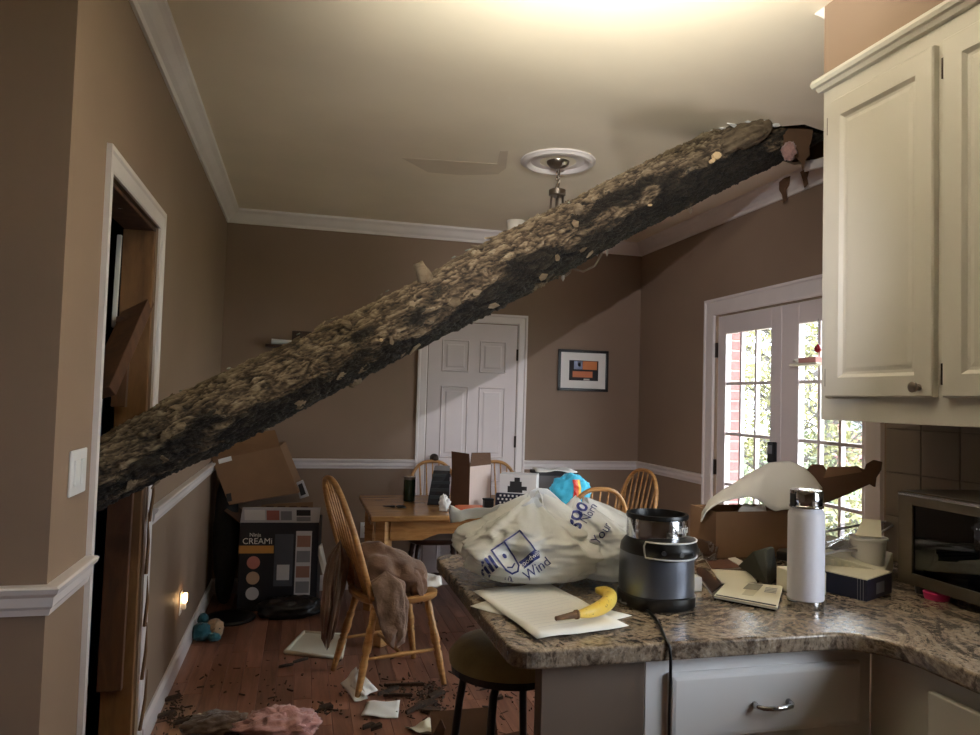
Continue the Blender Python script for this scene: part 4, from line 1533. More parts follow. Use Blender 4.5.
# ================================================================== BOXES IN THE LEFT CORNER
def obb(c, ux, uy, h):
    return [V(c), V(c) + V(ux), V(c) + V(ux) + V(uy), V(c) + V(uy)], h


cb = thing('appliance_carton', (-0.09, 5.2, 0), 'black printed appliance carton with open white flaps standing in the left corner', 'carton')
C0 = V((-0.368, 5.085, 0.0))
C1 = V((0.135, 5.040, 0.0))
ux = (C1 - C0).normalized()
uy = V((-ux.y, ux.x, 0))
W_, Dp, H_ = (C1 - C0).length, 0.33, 0.575
b = MB()
qs = [C0, C1, C1 + uy * Dp, C0 + uy * Dp]
for i in range(4):
    a_, b_ = qs[i], qs[(i + 1) % 4]
    inn = V((0, 0, 1)).cross((b_ - a_).normalized()) * .005
    b.prism([a_, b_, b_ + inn, a_ + inn], (0, 0, H_))
b.prism([p_ + V((0, 0, .002)) for p_ in qs], (0, 0, .004))
b.build('body', M_BOXBLK, cb)
fn_ = -uy


def face_patch(x0_, x1_, z0_, z1_, mat, nm='printed_panel', par=None, off=.0012, org=None, ex=None, ez=None, nn=None):
    org = org or C0
    ex = ex or ux
    ez = ez or V((0, 0, 1))
    nn = nn or fn_
    pts_ = [org + ex * a_ + ez * b_ + nn * off for a_, b_ in ((x0_, z0_), (x1_, z0_), (x1_, z1_), (x0_, z1_))]
    return MB().prism(pts_, -nn * (off * .8)).build(nm, mat, par or cb)


def face_disc(x_, z_, r_, mat, off=.0022):
    pts_ = [C0 + ux * (x_ + r_ * math.cos(2 * PI * i / 20)) + V((0, 0, z_ + r_ * math.sin(2 * PI * i / 20))) + fn_ * off for i in range(20)]
    MB().prism(pts_, -fn_ * .001).build('printed_picture', mat, cb)


face_patch(0.0, .22, .375, .425, M_GOLD)
face_patch(.225, .345, .16, .50, basic('machine_print', (70, 74, 84), .5))
face_patch(.245, .325, .20, .30, M_LGREY, off=.002)
face_patch(.36, .462, .10, .52, M_LGREY)
for k in range(4):
    face_patch(.368, .455, .115 + k * .10, .19 + k * .10, (M_GREY, basic('food_print', (150, 110, 96), .6))[k % 2], off=.002)
for k, mm_ in enumerate((basic('red_scoop_print', (190, 120, 110), .6), basic('tan_scoop_print', (190, 160, 136), .6), M_LGREY)):
    face_disc(.095, .315 - k * .10, .042, mm_)
flat_text('brand_lettering', 'Ninja', .035, C0 + ux * .10 + V((0, 0, .495)) + fn_ * .0015, ux, (0, 0, 1), M_PAPER, cb)
flat_text('brand_lettering', 'CREAMi', .055, C0 + ux * .115 + V((0, 0, .453)) + fn_ * .0015, ux, (0, 0, 1), M_PAPER, cb)
# flaps
fl0, fl1 = C0 + V((0, 0, H_)), C1 + V((0, 0, H_))
fv = (fn_ * .05 + V((0, 0, .105)))
fo = MB().slab([fl0, fl1, fl1 + fv + ux * .01, fl0 + fv + ux * .02], .004).build('flap', M_LGREY, cb)
fe = fv.normalized()
fnn = ux.cross(fe)
fnn = fnn if fnn.y < 0 else -fnn
for x0_, x1_, z0_, z1_, mt in ((.03, .16, .02, .10, M_WHITEPL), (.17, .25, .02, .095, basic('mug_print', (170, 104, 92), .6)), (.26, .33, .02, .09, M_GREY), (.36, .45, .055, .10, M_INK), (.36, .45, .012, .045, M_GREY)):
    face_patch(x0_, x1_, z0_, z1_, mt, 'printed_picture', fo, .0015, fl0, ux, fe, fnn)
sl0, sl1 = C0 + V((0, 0, H_)), C0 + uy * Dp + V((0, 0, H_))
MB().slab([sl0, sl1, sl1 + V((-.10, 0, .08)), sl0 + V((-.10, 0, .08))], .004).build('flap', M_CARDD, cb)
bl0, bl1 = C0 + uy * Dp + V((0, 0, H_)), C1 + uy * Dp + V((0, 0, H_))
# egg-crate packing in the top of the carton
pk = MB()
pk.slab([C0 + ux * .12 + uy * .08 + V((0, 0, .5)), C1 + uy * .08 - ux * .05 + V((0, 0, .5)), C1 + uy * .08 - ux * .05 + V((0, 0, .70)), C0 + ux * .12 + uy * .08 + V((0, 0, .68))], .006)
pko = tag(pk.build('packing_insert', M_CARD, at_=C0 + ux * .2 + uy * .08 + V((0, 0, .5))), 'pale cardboard packing insert standing in the appliance carton', 'packing')
pko['_base'] = tuple(C0 + ux * .2 + uy * .08 + V((0, 0, .5)))
for k in range(4):
    o_ = C0 + ux * (.15 + k * .075) + uy * .078 + V((0, 0, .645))
    MB().prism([o_, o_ + ux * .05, o_ + ux * .05 + V((0, 0, .028)), o_ + V((0, 0, .028))], -uy * .002).build('cutout', M_CARDD, pko)

# brown carton tilted on top
ub = thing('brown_carton', (-0.12, 5.22, 0.60), 'large brown carton tilted on top of the black printed carton', 'carton')
Yc = 5.16
q = [at(229, 505, Y=Yc), at(299, 493, Y=Yc), at(280, 446, Y=Yc), at(212, 461, Y=Yc)]
MB().prism(q, (0.03, .20, .02)).build('body', M_CARD, ub, bevel=.003)
q2 = [at(212, 461, Y=Yc), at(280, 446, Y=Yc), at(275, 430, Y=Yc + .12), at(208, 440, Y=Yc + .12)]
MB().slab(q2, .004).build('flap', M_CARD, ub)
q3 = [at(218, 459.5, Y=Yc - .003), at(231, 456, Y=Yc - .003), at(232, 460.5, Y=Yc - .003), at(219, 464, Y=Yc - .003)]
MB().prism(q3, (0, .002, 0)).build('shipping_label', M_PAPER, ub)
q3 = [at(226, 494, Y=Yc - .003), at(231, 493, Y=Yc - .003), at(232, 501, Y=Yc - .003), at(227, 502, Y=Yc - .003)]
MB().prism(q3, (0, .002, 0)).build('printed_mark', M_INK, ub)
q4 = [at(296, 483, Y=5.2), at(303, 480, Y=5.2), at(309, 496, Y=5.2), at(300, 499, Y=5.2)]
pf = tag(MB().prism(q4, (0, .02, 0)).build('small_frame', M_LGREY, bevel=.002, at_=q4[3]), 'small grey frame leaning beside the tilted brown carton', 'frame')
pf['_base'] = tuple(q4[3])
q4 = [at(298, 485, Y=5.196), at(302, 483, Y=5.196), at(306, 494, Y=5.196), at(301, 496, Y=5.196)]
MB().prism(q4, (0, .003, 0)).build('inset', M_INK, pf)
tag(blob((-0.472, 5.30, .45), (.082, .15, .45), 3.0, 40, 30, .12, 2.0, 0.0).build('black_form', M_MATTEBLACK, smooth=True, at_=(-.462, 5.28, 0)), 'tall black sack wedged between left wall and cartons', 'sack')  # plain black form filling the gap beside the cartons
# black lid and black bag on the floor in front
lc = at(224, 613, Z=0)
tag(MB().lathe((-0.395, 4.92, 0.0), [(.001, .0), (.15, .0), (.158, .010), (.150, .020), (.12, .022), (.10, .016), (.001, .016)], 36, False, False).build('black_round_tray', M_BLACK, smooth=True, auto=40, at_=(-.395, 4.92, 0)), 'round black plastic tray on the floor before the cartons', 'tray')
tag(blob((-.03, 4.93, .055), (.20, .10, .07), 9.0, 48, 24, .22, 2.4, 0.001, ridged=True).build('black_bag', M_BLACK, smooth=True, at_=(-.03, 4.93, 0)), 'flattened black plastic bag at the foot of the printed carton', 'bag')
qf = [at(316, 548, Y=5.06), at(322, 543, Y=5.06), at(327, 566, Y=5.03), at(323, 576, Y=5.03)]
bent_sheet('leaflet', qf, 'small white leaflet leaning at the right side of the printed carton', M_PAPER, 'leaflet', .01, 4.0, .002)

# plush toy by the baseboard
t = thing('plush_toy', (-0.50, 4.56, 0), 'small teal and tan plush toy lying against the left baseboard', 'toy')
blob((-.51, 4.53, .05), (.055, .055, .05), 2.0, 24, 16, .2, 2.5, 0.001).build('body', M_TEAL, t, smooth=True)
blob((-.445, 4.555, .055), (.05, .05, .055), 5.0, 24, 16, .2, 2.5, 0.001).build('head', M_TANPLUSH, t, smooth=True)
blob((-.515, 4.60, .095), (.03, .03, .04), 6.0, 20, 14, .2, 2.5).build('ear', M_TEAL, t, smooth=True)
blob((-.44, 4.50, .025), (.035, .03, .024), 7.0, 20, 14, .2, 2.5, 0.001).build('foot', M_TEAL, t, smooth=True)
for dx_ in (-.012, .018):
    MB().lathe((-.43 + dx_, 4.507, .07), [(.001, -.004), (.005, 0), (.001, .004)], 8, False, False).build('eye', M_BLACK, t)

# white tray on the floor
tr = [at(285, 654, Z=0), at(304, 634, Z=0), at(346, 637, Z=0), at(341, 660, Z=0)]
t = thing('white_tray', tuple(sum(tr, V()) / 4), 'shallow white tray lying on the floor left of the draped chair', 'tray')
MB().prism(tr, (0, 0, .010)).build('tray_base', M_PAPER2, t)
for i in range(4):
    a_, b_ = tr[i], tr[(i + 1) % 4]
    MB().sweep([a_ + V((0, 0, .012)), b_ + V((0, 0, .012))], .010, 8).build('rim', M_PAPER2, t, smooth=True)

# ================================================================== FLOOR LITTER
def floor_q(pts_, z=.003):
    return [at(x_, y_, Z=z) for x_, y_ in pts_]


pl = thing('paper_plates', tuple(at(360, 690, Z=0)), 'two white folded paper plates on the floor below the draped chair', 'paper plate')
q = [at(357, 667, Z=.10), at(342, 684, Z=.02), at(356, 702, Z=.003), at(369, 699, Z=.006)]
bent_sheet('plate', q, None, M_PAPER, bend=.015, sd=1.0, parent=pl)
q = [at(358, 669, Z=.105), at(350, 686, Z=.035), at(364, 696, Z=.02), at(378, 690, Z=.01)]
bent_sheet('plate', q, None, M_PAPER, bend=.02, sd=3.0, parent=pl)
bent_sheet('paper_scrap', floor_q([(367, 703), (400, 702), (398, 719), (361, 718)]), 'crinkled white paper towel square on the littered floor', M_PAPER, 'paper', .012, 5.0)
bent_sheet('paper_scrap', floor_q([(404, 729), (428, 724), (442, 730), (440, 742)]), 'torn whitish paper at the bottom edge beside the dark box', M_PAPER2, 'paper', .03, 8.0)
bent_sheet('paper_scrap', floor_q([(192, 718), (206, 715), (217, 712), (210, 722)]), 'curled pale scrap on the floor near the baseboard', M_PAPER2, 'paper', .02, 9.0)
p_ = at(272, 722, Z=.0)
tag(blob((p_.x + .03, p_.y - .14, .045), (.150, .12, .050), 4.0, 60, 34, .35, 2.6, 0.001, ridged=True).build('insulation_clump', M_INSUL, smooth=True, at_=(p_.x, p_.y, 0)), 'big pink insulation clump on the floor at bottom left', 'insulation')
p_ = at(232, 722, Z=.0)
tag(blob((p_.x - .06, p_.y - .05, .02), (.12, .085, .035), 8.0, 48, 26, .3, 2.6, 0.001, ridged=True).build('insulation_clump', mk_fabric('grey_brown_insulation', (96, 76, 62), 1.0, 45), smooth=True, at_=(p_.x, p_.y, 0)), 'grey brown insulation clump left of the pink one on the floor', 'insulation')
M_CHIP = mk_wood('bark_chip', (30, 20, 14), (56, 40, 28), (96, 74, 54), (20, 20, 20), .85)
rl = random.Random(21)


def shard(b_, p_, l_, w2, h_, a_):
    c_, s_ = math.cos(a_), math.sin(a_)

    def g(x_, y_, z_):
        return p_ + V((x_ * c_ - y_ * s_, x_ * s_ + y_ * c_, z_))
    tilt = rl.uniform(0, h_)
    pts_ = [g(-l_ / 2, -w2 / 2 * rl.uniform(.3, 1), 0), g(l_ / 2, -w2 / 2 * rl.uniform(.1, 1), 0), g(l_ / 2 * rl.uniform(.7, 1), w2 / 2, 0), g(-l_ / 2 * rl.uniform(.6, 1), w2 / 2, 0)]
    tops = [q_ + V((0, 0, h_ + (tilt if i in (1, 2) else 0))) for i, q_ in enumerate(pts_)]
    b_.add([q_ + V((0, 0, .0005 + (tilt * .6 if i in (1, 2) else 0))) for i, q_ in enumerate(pts_)] + tops,
           [(3, 2, 1, 0), (4, 5, 6, 7), (0, 1, 5, 4), (1, 2, 6, 5), (2, 3, 7, 6), (3, 0, 4, 7)])


deb = MB()
clusters = [((427, 700), 12, 9, 170), ((400, 690), 34, 6, 80), ((172, 712), 10, 14, 120), ((330, 700), 90, 25, 80), ((500, 690), 30, 25, 110), ((460, 650), 50, 30, 40), ((325, 710), 8, 4, 40), ((250, 690), 60, 20, 40)]
for (cx_, cy_), sx_, sy_, n_ in clusters:
    for k in range(n_):
        px_, py_ = rl.gauss(cx_, sx_), rl.gauss(cy_, sy_)
        if py_ < 618:
            continue
        p_ = at(px_, py_, Z=0)
        if p_.x < XL + .03 or p_.y < 2.3 or p_.y > 5.3:
            continue
        shard(deb, p_, (.004 + .05 * rl.random() ** 3), rl.uniform(.003, .012), rl.uniform(.001, .007), rl.uniform(0, PI))
tag(deb.build('bark_debris', M_CHIP), 'dark crumbs of bark scattered over the floorboards', 'bark debris', kind='stuff')
big = [(404, 687, .20, .02), (437, 697, .09, .05), (425, 706, .10, .04), (414, 712, .09, .03), (432, 712, .08, .04), (398, 697, .14, .018), (388, 693, .12, .02), (376, 730, .05, .03), (368, 728, .06, .03), (172, 700, .07, .03), (166, 716, .08, .03), (182, 724, .07, .03), (325, 709, .07, .04), (497, 700, .06, .04), (300, 662, .09, .012), (286, 667, .08, .012)]
for i, (px_, py_, l_, w2) in enumerate(big):
    bb = MB()
    p_ = at(px_, py_, Z=.004)
    shard(bb, p_, l_, w2, .014, rl.uniform(-.6, .6))
    tag(bb.build('bark_piece', M_CHIP, bevel=.002, at_=p_), 'loose dark bark piece lying on the floorboards', 'bark', 'larger bark pieces on the floor')

# ================================================================== THINGS ON THE DINING TABLE
Z0 = TZ + .0005
p_ = at(409, 501, Z=Z0)
t = thing('candle_jar', tuple(p_), 'dark green jar with brass lid at the back left of the table', 'jar')
MB().lathe(p_, [(.001, 0), (.036, 0), (.038, .006), (.038, .140), (.001, .140)], 24, False, False).build('jar_glass', M_DGREEN, t, smooth=True, auto=40)
MB().lathe(p_, [(.001, .140), (.039, .140), (.039, .158), (.001, .158)], 24, False, False).build('lid', M_NICKEL, t, smooth=True, auto=40)
p_ = at(438, 504, Z=Z0)
t = thing('black_organizer', tuple(p_), 'black slatted organizer bin on the table left of the brown carton', 'bin')
a_, b_, c_, d_ = at(427, 505, Z=Z0), at(449, 505, Z=Z0), at(449, 497, Z=Z0), at(431, 497, Z=Z0)
hh = V((0.0, .0, .215))
MB().add([a_, b_, c_, d_, a_ + hh + V((.04, .03, 0)), b_ + hh, c_ + hh, d_ + hh + V((.02, 0, 0))], [(3, 2, 1, 0), (4, 5, 6, 7), (0, 1, 5, 4), (1, 2, 6, 5), (2, 3, 7, 6), (3, 0, 4, 7)]).build('body', M_BLACK, t, bevel=.004)
for k in range(4):
    z_ = .05 + k * .045
    o_ = a_ + V((.012 + .008 * k, -.003 + .006 * k, z_))
    MB().obox((o_ + b_ + V((0, -.003, z_))) / 2, (b_ - a_) * .42, (0, .004, 0), (0, 0, .010)).build('slat', basic('dark_slate_plastic', (40, 46, 48), .5), t, bevel=.002)

# upright brown carton with raised flaps
e0 = at(469, 508, Z=Z0)
el = at(451, 505, Z=Z0)
er = at(490, 504, Z=Z0)
t = thing('open_carton', tuple(e0), 'tall open carton with dark raised flaps standing on the table', 'carton')
uL, uR = (el - e0), (er - e0)
hC = .255
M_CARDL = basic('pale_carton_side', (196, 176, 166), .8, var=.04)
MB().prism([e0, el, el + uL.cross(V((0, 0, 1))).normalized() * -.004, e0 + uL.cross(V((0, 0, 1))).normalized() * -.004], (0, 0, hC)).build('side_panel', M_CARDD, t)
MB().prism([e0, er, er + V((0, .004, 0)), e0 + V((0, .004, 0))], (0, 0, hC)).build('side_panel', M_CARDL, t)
far = el + uR
MB().prism([el, far, far + V((0, .004, 0)), el + V((0, .004, 0))], (0, 0, hC)).build('side_panel', M_CARDD, t)
MB().prism([er, far, far + V((.004, 0, 0)), er + V((.004, 0, 0))], (0, 0, hC)).build('side_panel', M_CARDD, t)
up_ = V((0, 0, hC))
MB().slab([e0 + up_, el + up_, el + up_ + V((-.005, 0, .085)), e0 + up_ + V((-.008, .0, .080))], .004).build('flap', M_CARDD, t)
MB().slab([e0 + up_, er + up_, er + up_ + V((.002, .03, .075)), e0 + up_ + V((.016, .03, .085))], .004).build('flap', M_CARDD, t)
lp = e0.lerp(el, .5) + V((0, -.003, .09))
MB().obox(lp, uL * .16, (0, .0015, 0), (0, 0, .025)).build('label', M_LGREY, t)

p_ = at(444, 511, Z=Z0)
tag(blob(p_ + V((0, 0, .04)), (.028, .026, .05), 12.0, 30, 24, .5, 2.2, Z0 + .001, ridged=True).build('crumpled_tissue', M_PAPER, smooth=True, at_=p_), 'crumpled white tissue near the front edge of the table', 'tissue')
k0, k1 = at(383, 506, Z=Z0 + .006), at(405, 507, Z=Z0 + .006)
t = thing('scissors', tuple(k0), 'black scissors lying on the left end of the table', 'scissors')
MB().sweep([k0, k0.lerp(k1, .55)], [.002, .007], 8).build('blade', M_BLACK, t)
for s in (-1, 1):
    c_ = k0.lerp(k1, .82) + V((0, s * .022, 0))
    MB().sweep([c_ + V((.024 * math.cos(i * PI / 6), .016 * math.sin(i * PI / 6), 0)) for i in range(12)], .0045, 6, closed=True).build('handle', M_BLACK, t, smooth=True)
a_, b_, c_, d_ = at(453, 513, Z=Z0), at(484, 513, Z=Z0), at(482, 508.5, Z=Z0), at(455, 508.5, Z=Z0)
t = thing('orange_tray', tuple(a_), 'flat orange plastic tray in front of the tall open carton', 'tray')
MB().prism([a_, b_, c_, d_], (0, 0, .022)).build('tray_body', M_ORANGE, t, bevel=.005)
MB().prism([a_.lerp(c_, .1) + V((0, 0, .022)), b_.lerp(d_, .1) + V((0, 0, .022)), c_.lerp(a_, .1) + V((0, 0, .022)), d_.lerp(b_, .1) + V((0, 0, .022))], (0, 0, .003)).build('inner_panel', basic('pale_orange_plastic', (232, 130, 90), .4), t)
a_ = at(489, 508, Z=Z0)
t = thing('black_cube', tuple(a_), 'small black cube-shaped box beside the orange tray', 'box')
MB().box(a_ + V((-.03, -.0, 0)), a_ + V((.03, .05, .045))).build('body', M_BLACK, t, bevel=.004)
MB().box(a_ + V((-.032, -.002, .045)), a_ + V((.032, .052, .056))).build('lid', M_MATTEBLACK, t, bevel=.003)

# white photo box
a_, b_ = at(499, 506, Z=Z0), at(536, 508, Z=Z0)
t = thing('photo_box', tuple(a_), 'white box printed with a dark photo on the table behind the bags', 'box')
uxb = (b_ - a_)
uyb = V((-uxb.y, uxb.x, 0)).normalized() * .14
HB = .205
MB().prism([a_, b_, b_ + uyb, a_ + uyb], (0, 0, HB)).build('body', M_WHITEPL, t, bevel=.003)
un = -uyb.normalized()
for x0_, x1_, z0_, z1_ in ((.22, .62, .09, .13), (.28, .60, .13, .16), (.40, .55, .16, .185), (.58, .74, .105, .13)):
    pts_ = [a_ + uxb * x_ + V((0, 0, z_)) + un * .0015 for x_, z_ in ((x0_, z0_), (x1_, z0_), (x1_, z1_), (x0_, z1_))]
    MB().prism(pts_, -un * .001).build('printed_photo', M_INK, t)
# dotted cloth in front of it
c0_, c1_ = at(496, 509, Z=Z0), at(527, 511, Z=Z0)
t = thing('dotted_pouch', tuple(c0_), 'dark blue pouch with white dots before the photo box', 'pouch')
MB().prism([c0_, c1_, c1_ + V((0, .03, 0)), c0_ + V((0, .03, 0))], (0, 0, .10)).build('pouch_body', M_NAVY, t, bevel=.01)
dv = (c1_ - c0_)
for r_ in range(4):
    for k in range(7):
        o_ = c0_ + dv * ((k + .5 + .5 * (r_ % 2)) / 7.6) + V((0, -.001, .02 + r_ * .022))
        MB().obox(o_, dv.normalized() * .0055, (0, .0012, 0), (0, 0, .0055)).build('dot', M_PAPER, t)
# paper stack on a file box, rainbow bag
a_, b_ = at(537, 505, Z=Z0), at(577, 505, Z=Z0)
t = thing('file_box', tuple(a_), 'grey file box under loose papers at the back of the table', 'box')
uxb = b_ - a_
MB().prism([a_, b_, b_ + V((.02, .22, 0)), a_ + V((.02, .22, 0))], (0, 0, .19)).build('body', basic('file_box_grey', (88, 84, 86), .7), t, bevel=.003)
MB().prism([a_ + V((-.005, -.005, .19)), b_ + V((.005, -.005, .19)), b_ + V((.025, .225, .19)), a_ + V((.015, .225, .19))], (0, 0, .02)).build('lid', M_INK, t, bevel=.003)
bent_sheet('loose_paper', [a_ + V((-.01, -.01, .212)), b_ + V((-.01, -.02, .212)), b_ + V((.0, .2, .212)), a_ + V((.02, .2, .212))], 'white printed papers on top of the grey file box', M_PAPER, 'paper', .012, 3.0, .004)
p_ = at(566, 505, Z=Z0) + V((0, -.06, 0))
t = thing('rainbow_bag', tuple(p_), 'turquoise bag with a red and yellow rainbow stripe on the table', 'bag')
rbg = blob(p_ + V((.01, 0, .10)), (.13, .055, .105), 15.0, 48, 30, .22, 2.0, Z0 + .001, ridged=True)
rbg.build('bag_body', M_CYAN, t, smooth=True)
rtree = BVHTree.FromPolygons(rbg.v, rbg.f)


def decal(name, vs2, fs, org, ex, ey, tree, mat, par, off=.003, maxlen=.006):
    """flat outline laid onto a surface along the outline's own normal"""
    ex, ey, org = V(ex).normalized(), V(ey), V(org)
    ey = (ey - ex * ey.dot(ex)).normalized()
    n = ex.cross(ey)
    bm_ = bmesh.new()
    vv = [bm_.verts.new((p_[0], p_[1], 0)) for p_ in vs2]
    for f_ in fs:
        try:
            bm_.faces.new([vv[i] for i in f_])
        except ValueError:
            pass
    bmesh.ops.triangulate(bm_, faces=bm_.faces)
    for _ in range(5):
        le = [e for e in bm_.edges if e.calc_length() > maxlen]
        if not le:
            break
        bmesh.ops.subdivide_edges(bm_, edges=le, cuts=1)
        bmesh.ops.triangulate(bm_, faces=bm_.faces)
    bm_.verts.index_update()
    out, ok = [], []
    for v_ in bm_.verts:
        s_ = org + ex * v_.co.x + ey * v_.co.y + n * .3
        h_, hn, _i, _d = tree.ray_cast(s_, -n)
        ok.append(h_ is not None)
        out.append((h_ + n * off) if h_ is not None else s_ - n * .3)
    fs_ = [tuple(v_.index for v_ in f_.verts) for f_ in bm_.faces if all(ok[v_.index] for v_ in f_.verts)]
    bm_.free()
    if not fs_:
        return None
    o_ = MB().add(out, fs_).build(name, mat, par)
    return o_


def strip(pts_, wd):
    """2-D polyline with width as quads"""
    vs_, fs_ = [], []
    for i in range(len(pts_) - 1):
        a2, b2 = V((*pts_[i], 0)), V((*pts_[i + 1], 0))
        d2 = (b2 - a2).normalized()
        n2 = V((-d2.y, d2.x, 0)) * wd / 2
        e2 = d2 * wd * .4
        k_ = len(vs_)
        vs_ += [a2 - e2 - n2, b2 + e2 - n2, b2 + e2 + n2, a2 - e2 + n2]
        fs_.append((k_, k_ + 1, k_ + 2, k_ + 3))
    return vs_, fs_


for k, mt in enumerate((M_RED, M_ORANGE, M_YELLOW)):
    pts_ = [(-.06 + .02 * math.cos(i * .35) + k * .017 + .03 * i / 6, .07 - .028 * i) for i in range(6)]
    vs_, fs_ = strip(pts_, .018)
    decal('rainbow_stripe', vs_, fs_, p_ + V((.05, -.1, .10)), (1, 0, 0), (0, 0, 1), rtree, mt, t, .004, .012)

# ================================================================== THINGS ON THE WORKTOP
ZW = ZT + .0005


def bag_mesh(center, rx, ry, hgt, seed, lean=(0, 0), nu=110, nv=64, gather=12):
    """crumpled carrier bag: flat base, slumped sides, gathered top"""
    center = V(center)
    b_ = MB()
    prof = [(0, .0), (.05, .80), (.16, 1.0), (.34, 1.02), (.52, .92), (.68, .74), (.82, .50), (.92, .30), (1.0, .12)]

    def rad(t_):
        for (t0, r0_), (t1, r1_) in zip(prof, prof[1:]):
            if t_ <= t1:
                return r0_ + (r1_ - r0_) * (t_ - t0) / (t1 - t0)
        return prof[-1][1]

    def fn(u, v):
        a = 2 * PI * u
        t_ = v
        c = V((math.cos(a), math.sin(a), t_ * 2.0))
        k = abs(math.cos(a)) ** 2.6 + abs(math.sin(a)) ** 2.6
        r = rad(t_) * k ** (-1 / 2.6)
        cr = (.20 * (.32 - abs(nz(c, 1.8, seed))) + .12 * (.30 - abs(nz(c, 3.6, seed + 2)))) + .045 * (.3 - abs(nz(c, 7.5, seed + 4))) + .15 * nz(c, 1.1, seed + 7)
        pl_ = .05 * t_ * math.sin(gather * a + 3 * nz(c, 1.2, seed + 5))
        r *= 1 + (cr + pl_) * 1.5 * min(1, t_ * 6)
        z_ = hgt * (t_ ** .80) * (1 + .22 * nz((math.cos(a), math.sin(a), seed), 1.4, seed + 1))
        # gravity: sides fall, top caves in
        p_ = center + V((rx * r * math.cos(a) + lean[0] * t_ * t_, ry * r * math.sin(a) + lean[1] * t_ * t_, z_))
        p_.z = max(p_.z, ZW + .0006)
        return p_
    b_.grid(nu, nv, fn, True)
    return b_


bagA = thing('plastic_bag', (0.65, 2.12, ZT), 'cloudy plastic shopping bag with a blue smiling square logo, left on the worktop', 'bag', 'stuffed shopping bags on the worktop')
ma = bag_mesh((0.660, 2.035, ZW), .198, .165, .222, 3.0, (.02, .05))
ma.build('bag_body', M_BAG, bagA, smooth=True)
ta = BVHTree.FromPolygons(ma.v, ma.f)
bagB = thing('plastic_bag', (0.90, 2.06, ZT), 'white plastic shopping bag leaning right, with upright blue letters, behind the banana', 'bag', 'stuffed shopping bags on the worktop')
mb_ = bag_mesh((0.885, 2.030, ZW), .140, .165, .212, 11.0, (-.06, .05), gather=9)
mb_.build('bag_body', M_BAG2, bagB, smooth=True)
tb_ = BVHTree.FromPolygons(mb_.v, mb_.f)


def handle_flap(par, pts_, mat, wd, sd):
    """open bag handle: crumpled ribbon through points"""
    pts_ = [V(p_) for p_ in pts_]
    n_ = 18

    def fn(u, v):
        f_ = u * (len(pts_) - 1)
        i_ = min(int(f_), len(pts_) - 2)
        p_ = pts_[i_].lerp(pts_[i_ + 1], f_ - i_)
        d_ = (pts_[min(i_ + 1, len(pts_) - 1)] - pts_[i_]).normalized()
        s_ = d_.cross(V((.2, 1, .1))).normalized()
        q_ = p_ + s_ * (v - .5) * wd * (1 - .3 * math.sin(PI * u))
        return q_ + V((nz(q_, 22, sd), nz(q_, 22, sd + 3), nz(q_, 22, sd + 6))) * .012
    MB().grid(n_, 9, fn).build('handle', mat, par, smooth=True, solid=.0008)


handle_flap(bagA, [at(505, 512, Y=2.10), at(480, 512, Y=2.12), at(462, 516, Y=2.13), at(450, 514, Y=2.14)], M_BAG, .045, 1.0)
handle_flap(bagA, [at(520, 530, Y=2.02), at(526, 508, Y=2.03), at(535, 500, Y=2.06), at(545, 512, Y=2.04), at(548, 538, Y=2.00)], M_BAG2, .035, 5.0)
handle_flap(bagB, [at(526, 512, Y=2.12), at(532, 497, Y=2.13), at(542, 493, Y=2.13), at(553, 502, Y=2.11), at(562, 514, Y=2.08)], M_BAG2, .05, 9.0)

# printing on the left bag: tilted reading direction, faces the kitchen
fnA = V((-.26, -.90, .36)).normalized()
rdA = V((.82, 0, .57))
rdA = (rdA - fnA * rdA.dot(fnA)).normalized()
upA = fnA.cross(rdA)


def hitA(px_, py_):
    d_ = (fw + rt * ((px_ - 490) / F_PX) - up * ((py_ - 367.5) / F_PX)).normalized()
    h_ = ta.ray_cast(CAM, d_)[0]
    return h_ if h_ is not None else at(px_, py_, Y=2.0)


def hitB(px_, py_):
    d_ = (fw + rt * ((px_ - 490) / F_PX) - up * ((py_ - 367.5) / F_PX)).normalized()
    h_ = tb_.ray_cast(CAM, d_)[0]
    return h_ if h_ is not None else at(px_, py_, Y=2.0)


lgA = hitA(516, 556)
S_ = .098


def L2(pts_):
    return [((x_ - .5) * S_, (y_ - .5) * S_) for x_, y_ in pts_]


for pts_, wd in (([(.02, .98), (.02, .30), (.10, .14), (.26, .10), (.38, .22), (.44, .52), (.44, .98), (.02, .98)], .0045),
                 ([(.44, .98), (.98, .98), (.98, .30)], .0045)):
    vs_, fs_ = strip(L2(pts_), wd)
    decal('logo_outline', vs_, fs_, lgA, rdA, upA, ta, M_BLUEINK, bagA)
eye = [(.23 + .055 * math.cos(i * PI / 5), .66 + .075 * math.sin(i * PI / 5)) for i in range(10)]
decal('logo_eye', [(*q_, 0) for q_ in L2(eye)], [tuple(range(10))], lgA, rdA, upA, ta, M_BLUEINK, bagA)
vs_, fs_ = strip(L2([(.10, .34), (.20, .27), (.32, .33)]), .004)
decal('logo_smile', vs_, fs_, lgA, rdA, upA, ta, M_BLUEINK, bagA)
ban = L2([(.44, .30), (.98, .30), (1.08, .22), (.98, .06), (.44, .06)])
decal('logo_banner', [(*q_, 0) for q_ in ban], [(0, 1, 2, 3, 4)], lgA, rdA, upA, ta, M_BLUEINK, bagA)


def bag_text(txt, size, org, rd, up2, tree, par, bold=False, off=.003, mat=None, fnn=None):
    vs_, fs_ = text_mesh(txt, size)
    decal('lettering', vs_, fs_, org, rd, up2, tree, mat or M_BLUEINK, par, off, .005)
    if bold:
        decal('lettering', [V((v_.x + size * .05, v_.y, 0)) for v_ in vs_], fs_, org, rd, up2, tree, mat or M_BLUEINK, par, off, .005)
        decal('lettering', [V((v_.x + size * .025, v_.y + size * .03, 0)) for v_ in vs_], fs_, org, rd, up2, tree, mat or M_BLUEINK, par, off, .005)


